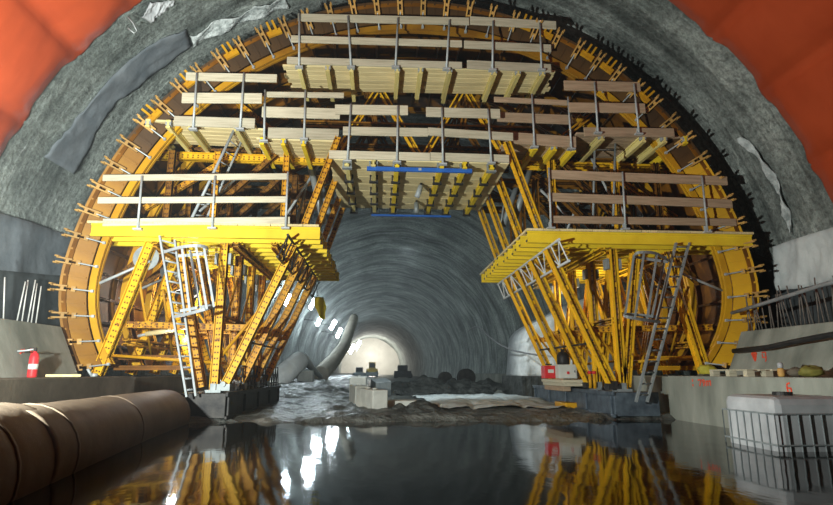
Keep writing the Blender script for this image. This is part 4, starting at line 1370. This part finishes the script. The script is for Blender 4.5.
# cable along the right wall
pts = [at(468, 331, 26), at(478, 325, 24), at(488, 336, 22.5), at(500, 345, 21), at(514, 351, 19.5), at(530, 354, 18.3), at(546, 356, 17.5)]
Q = []
for i in range(len(pts) - 1):
    for k in range(4): Q.append(pts[i].lerp(pts[i+1], k/4))
for _ in range(2): Q = [Q[0]] + [(Q[i-1] + Q[i] * 2 + Q[i+1]) / 4 for i in range(1, len(Q)-1)] + [Q[-1]]
tag(MB().tube(Q, 0.03, 6).build('cable', 'grey_pipe', None, Q[0], True), 'grey cable sagging along the right tunnel wall behind the tower', 'cable')

# loader and machines at the far end
def far_machine(px, d, mat, label, w, h):
    c = at(px, 376, d)
    c.z = ground_z(0, d) - .02
    t = thing('wheel_loader', c, label, 'vehicle')
    MB().box((c.x - w/2, c.y, c.z + h*.22), (c.x + w/2, c.y + w*1.6, c.z + h*.55)).build('body', mat, t, c, False, .08)
    MB().box((c.x - w*.3, c.y + w*.4, c.z + h*.55), (c.x + w*.3, c.y + w*1.0, c.z + h)).build('cab', mat, t, c, False, .06)
    MB().box((c.x - w*.24, c.y + w*.4 - .02, c.z + h*.62), (c.x + w*.24, c.y + w*.4, c.z + h*.93)).build('windscreen', 'dark', t, c)
    for sx in (-1, 1):
        for yy in (.15, 1.25):
            MB().lathe((c.x + sx * w*.42, c.y + w*yy, c.z + h*.2), [(h*.2, -w*.1), (h*.2, w*.1)], 18, 'X').build('wheel', 'cable', t, c)
    MB().box((c.x - w*.55, c.y - w*.45, c.z + .1), (c.x + w*.55, c.y - w*.1, c.z + h*.3)).build('bucket', mat if mat != 'loader' else 'grey_paint', t, c, False, .05)
far_machine(372, 100, 'loader', 'yellow wheel loader in front of the bright far end wall', 2.0, 2.5)
far_machine(403, 75, 'dark', 'dark machine parked on the right of the far tunnel', 2.2, 1.7)
far_machine(359, 70, 'grey_paint', 'grey machine parked on the left of the far tunnel under the last lamp', 1.5, 1.4)

# tunnel lamps along the left wall
LP = [(288, 300, 33), (312.5, 304, 40), (319, 321, 47), (333, 325, 55), (339, 333, 63), (347, 336, 72), (352, 349, 84), (358, 345, 92)]
for i, (px, py, d) in enumerate(LP):
    c = at(px, py, d)
    k = d / 40.0
    h, w = 0.80 * k ** .8, 0.30 * k ** .8
    dirv = Vector((0.45, -0.35, 0.82)).normalized()
    nm = ['nearest lit tunnel lamp seen between the left struts', 'second lit tunnel lamp right of the left struts next to the yellow cloth', 'third lit tunnel lamp just below the yellow cloth',
          'fourth lit tunnel lamp above the tan duct', 'fifth lit tunnel lamp above the tan duct', 'sixth lit tunnel lamp above the tan duct', 'lower lit lamp near the bright end wall', 'last lit tunnel lamp left of the bright end wall'][i]
    t = thing('tunnel_lamp', c, nm, 'lamp')
    MB().bar(c - dirv * h/2, c + dirv * h/2, w, 0.12, Vector((-.7, -.7, 0))).build('lamp_glass', 'lamp', t, c, False, .03)
    off = Vector((-.12, .16, 0))
    MB().bar(c + off - dirv * h*.48, c + off + dirv * h*.48, w * .9, 0.10, Vector((-.7, -.7, 0))).build('lamp_housing', 'dark', t, c)
    MB().tube([c + off, Vector((AX + bend(d) - RS + .1, d + .3, c.z + .25))], 0.03, 6).build('lamp_bracket', 'dark', t, c)
    l = bpy.data.lights.new('tunnel_lamp_light', 'POINT')
    l.energy = 220 * (1.0 if i < 6 else 1.6)
    l.color = (0.74, 0.92, 1.0)
    l.shadow_soft_size = 0.25
    lo = bpy.data.objects.new('tunnel_lamp_light', l)
    lo.location = c + Vector((0.35, -0.35, 0))
    COL.objects.link(lo)

# ------------------------------------------------------------------ LIGHT
def point(name, loc, e, col, r=.15):
    l = bpy.data.lights.new(name, 'POINT')
    l.energy = e; l.color = col; l.shadow_soft_size = r
    o = bpy.data.objects.new(name, l); o.location = loc
    COL.objects.link(o)
def spot(name, loc, tgt, e, col, ang, blend=.5, r=.12):
    l = bpy.data.lights.new(name, 'SPOT')
    l.energy = e; l.color = col; l.spot_size = R_(ang); l.spot_blend = blend; l.shadow_soft_size = r
    o = bpy.data.objects.new(name, l); o.location = loc
    o.rotation_mode = 'QUATERNION'
    o.rotation_quaternion = (Vector(tgt) - Vector(loc)).to_track_quat('-Z', 'Y')
    COL.objects.link(o)
spot('site_floodlight', (-3.9, 3.2, 1.5), (-0.2, 11, 5.2), 4400, (0.94, 1.0, 0.93), 130, .45, .08)
point('far_end_light', (AX + bend(142), 141, 5.0), 4600, (1.0, 0.96, 0.86), .5)
point('work_lamp_light', tuple(at(185.5, 338, 11.4)), 60, (0.95, 0.98, 1.0), .06)
spot('wall_fill_spot', (-2.4, 2.6, 1.2), (-5.6, 9.4, 5.2), 3000, (0.92, 1.0, 0.94), 62, .8, .1)  # added fill with no visible source, brightens the left wall
spot('tunnel_fill_spot', (0.8, 16.4, 4.6), (0.9, 21.5, 0.0), 750, (0.86, 0.97, 1.0), 140, .5, .1)  # added fill, no lamp modelled: lifts ducts and floor behind the carriage
point('right_bay_fill', (5.3, 13.6, 2.75), 70, (1.0, 0.95, 0.82), .1)  # unseen warm fill added to brighten the shell behind the right tower
point('left_bay_light', (-4.6, 14.0, 2.6), 120, (1.0, 0.93, 0.8), .1)

w = bpy.data.worlds.new('world')
S.world = w
w.use_nodes = True
nt = w.node_tree
nt.nodes['Background'].inputs[0].default_value = (0.5, 0.6, 0.65, 1)
nt.nodes['Background'].inputs[1].default_value = 0.006
vs_ = nt.nodes.new('ShaderNodeVolumeScatter')
vs_.inputs['Color'].default_value = (0.9, 0.97, 1.0, 1)
vs_.inputs['Density'].default_value = 0.0024
vs_.inputs['Anisotropy'].default_value = 0.3
nt.links.new(vs_.outputs[0], nt.nodes['World Output'].inputs['Volume'])

S.view_settings.view_transform = 'Standard'
S.view_settings.look = 'None'
S.view_settings.exposure = 0.0
S.view_settings.gamma = 1.0
S.view_settings.use_curve_mapping = False
S.cycles.max_bounces = 6
S.cycles.volume_bounces = 0
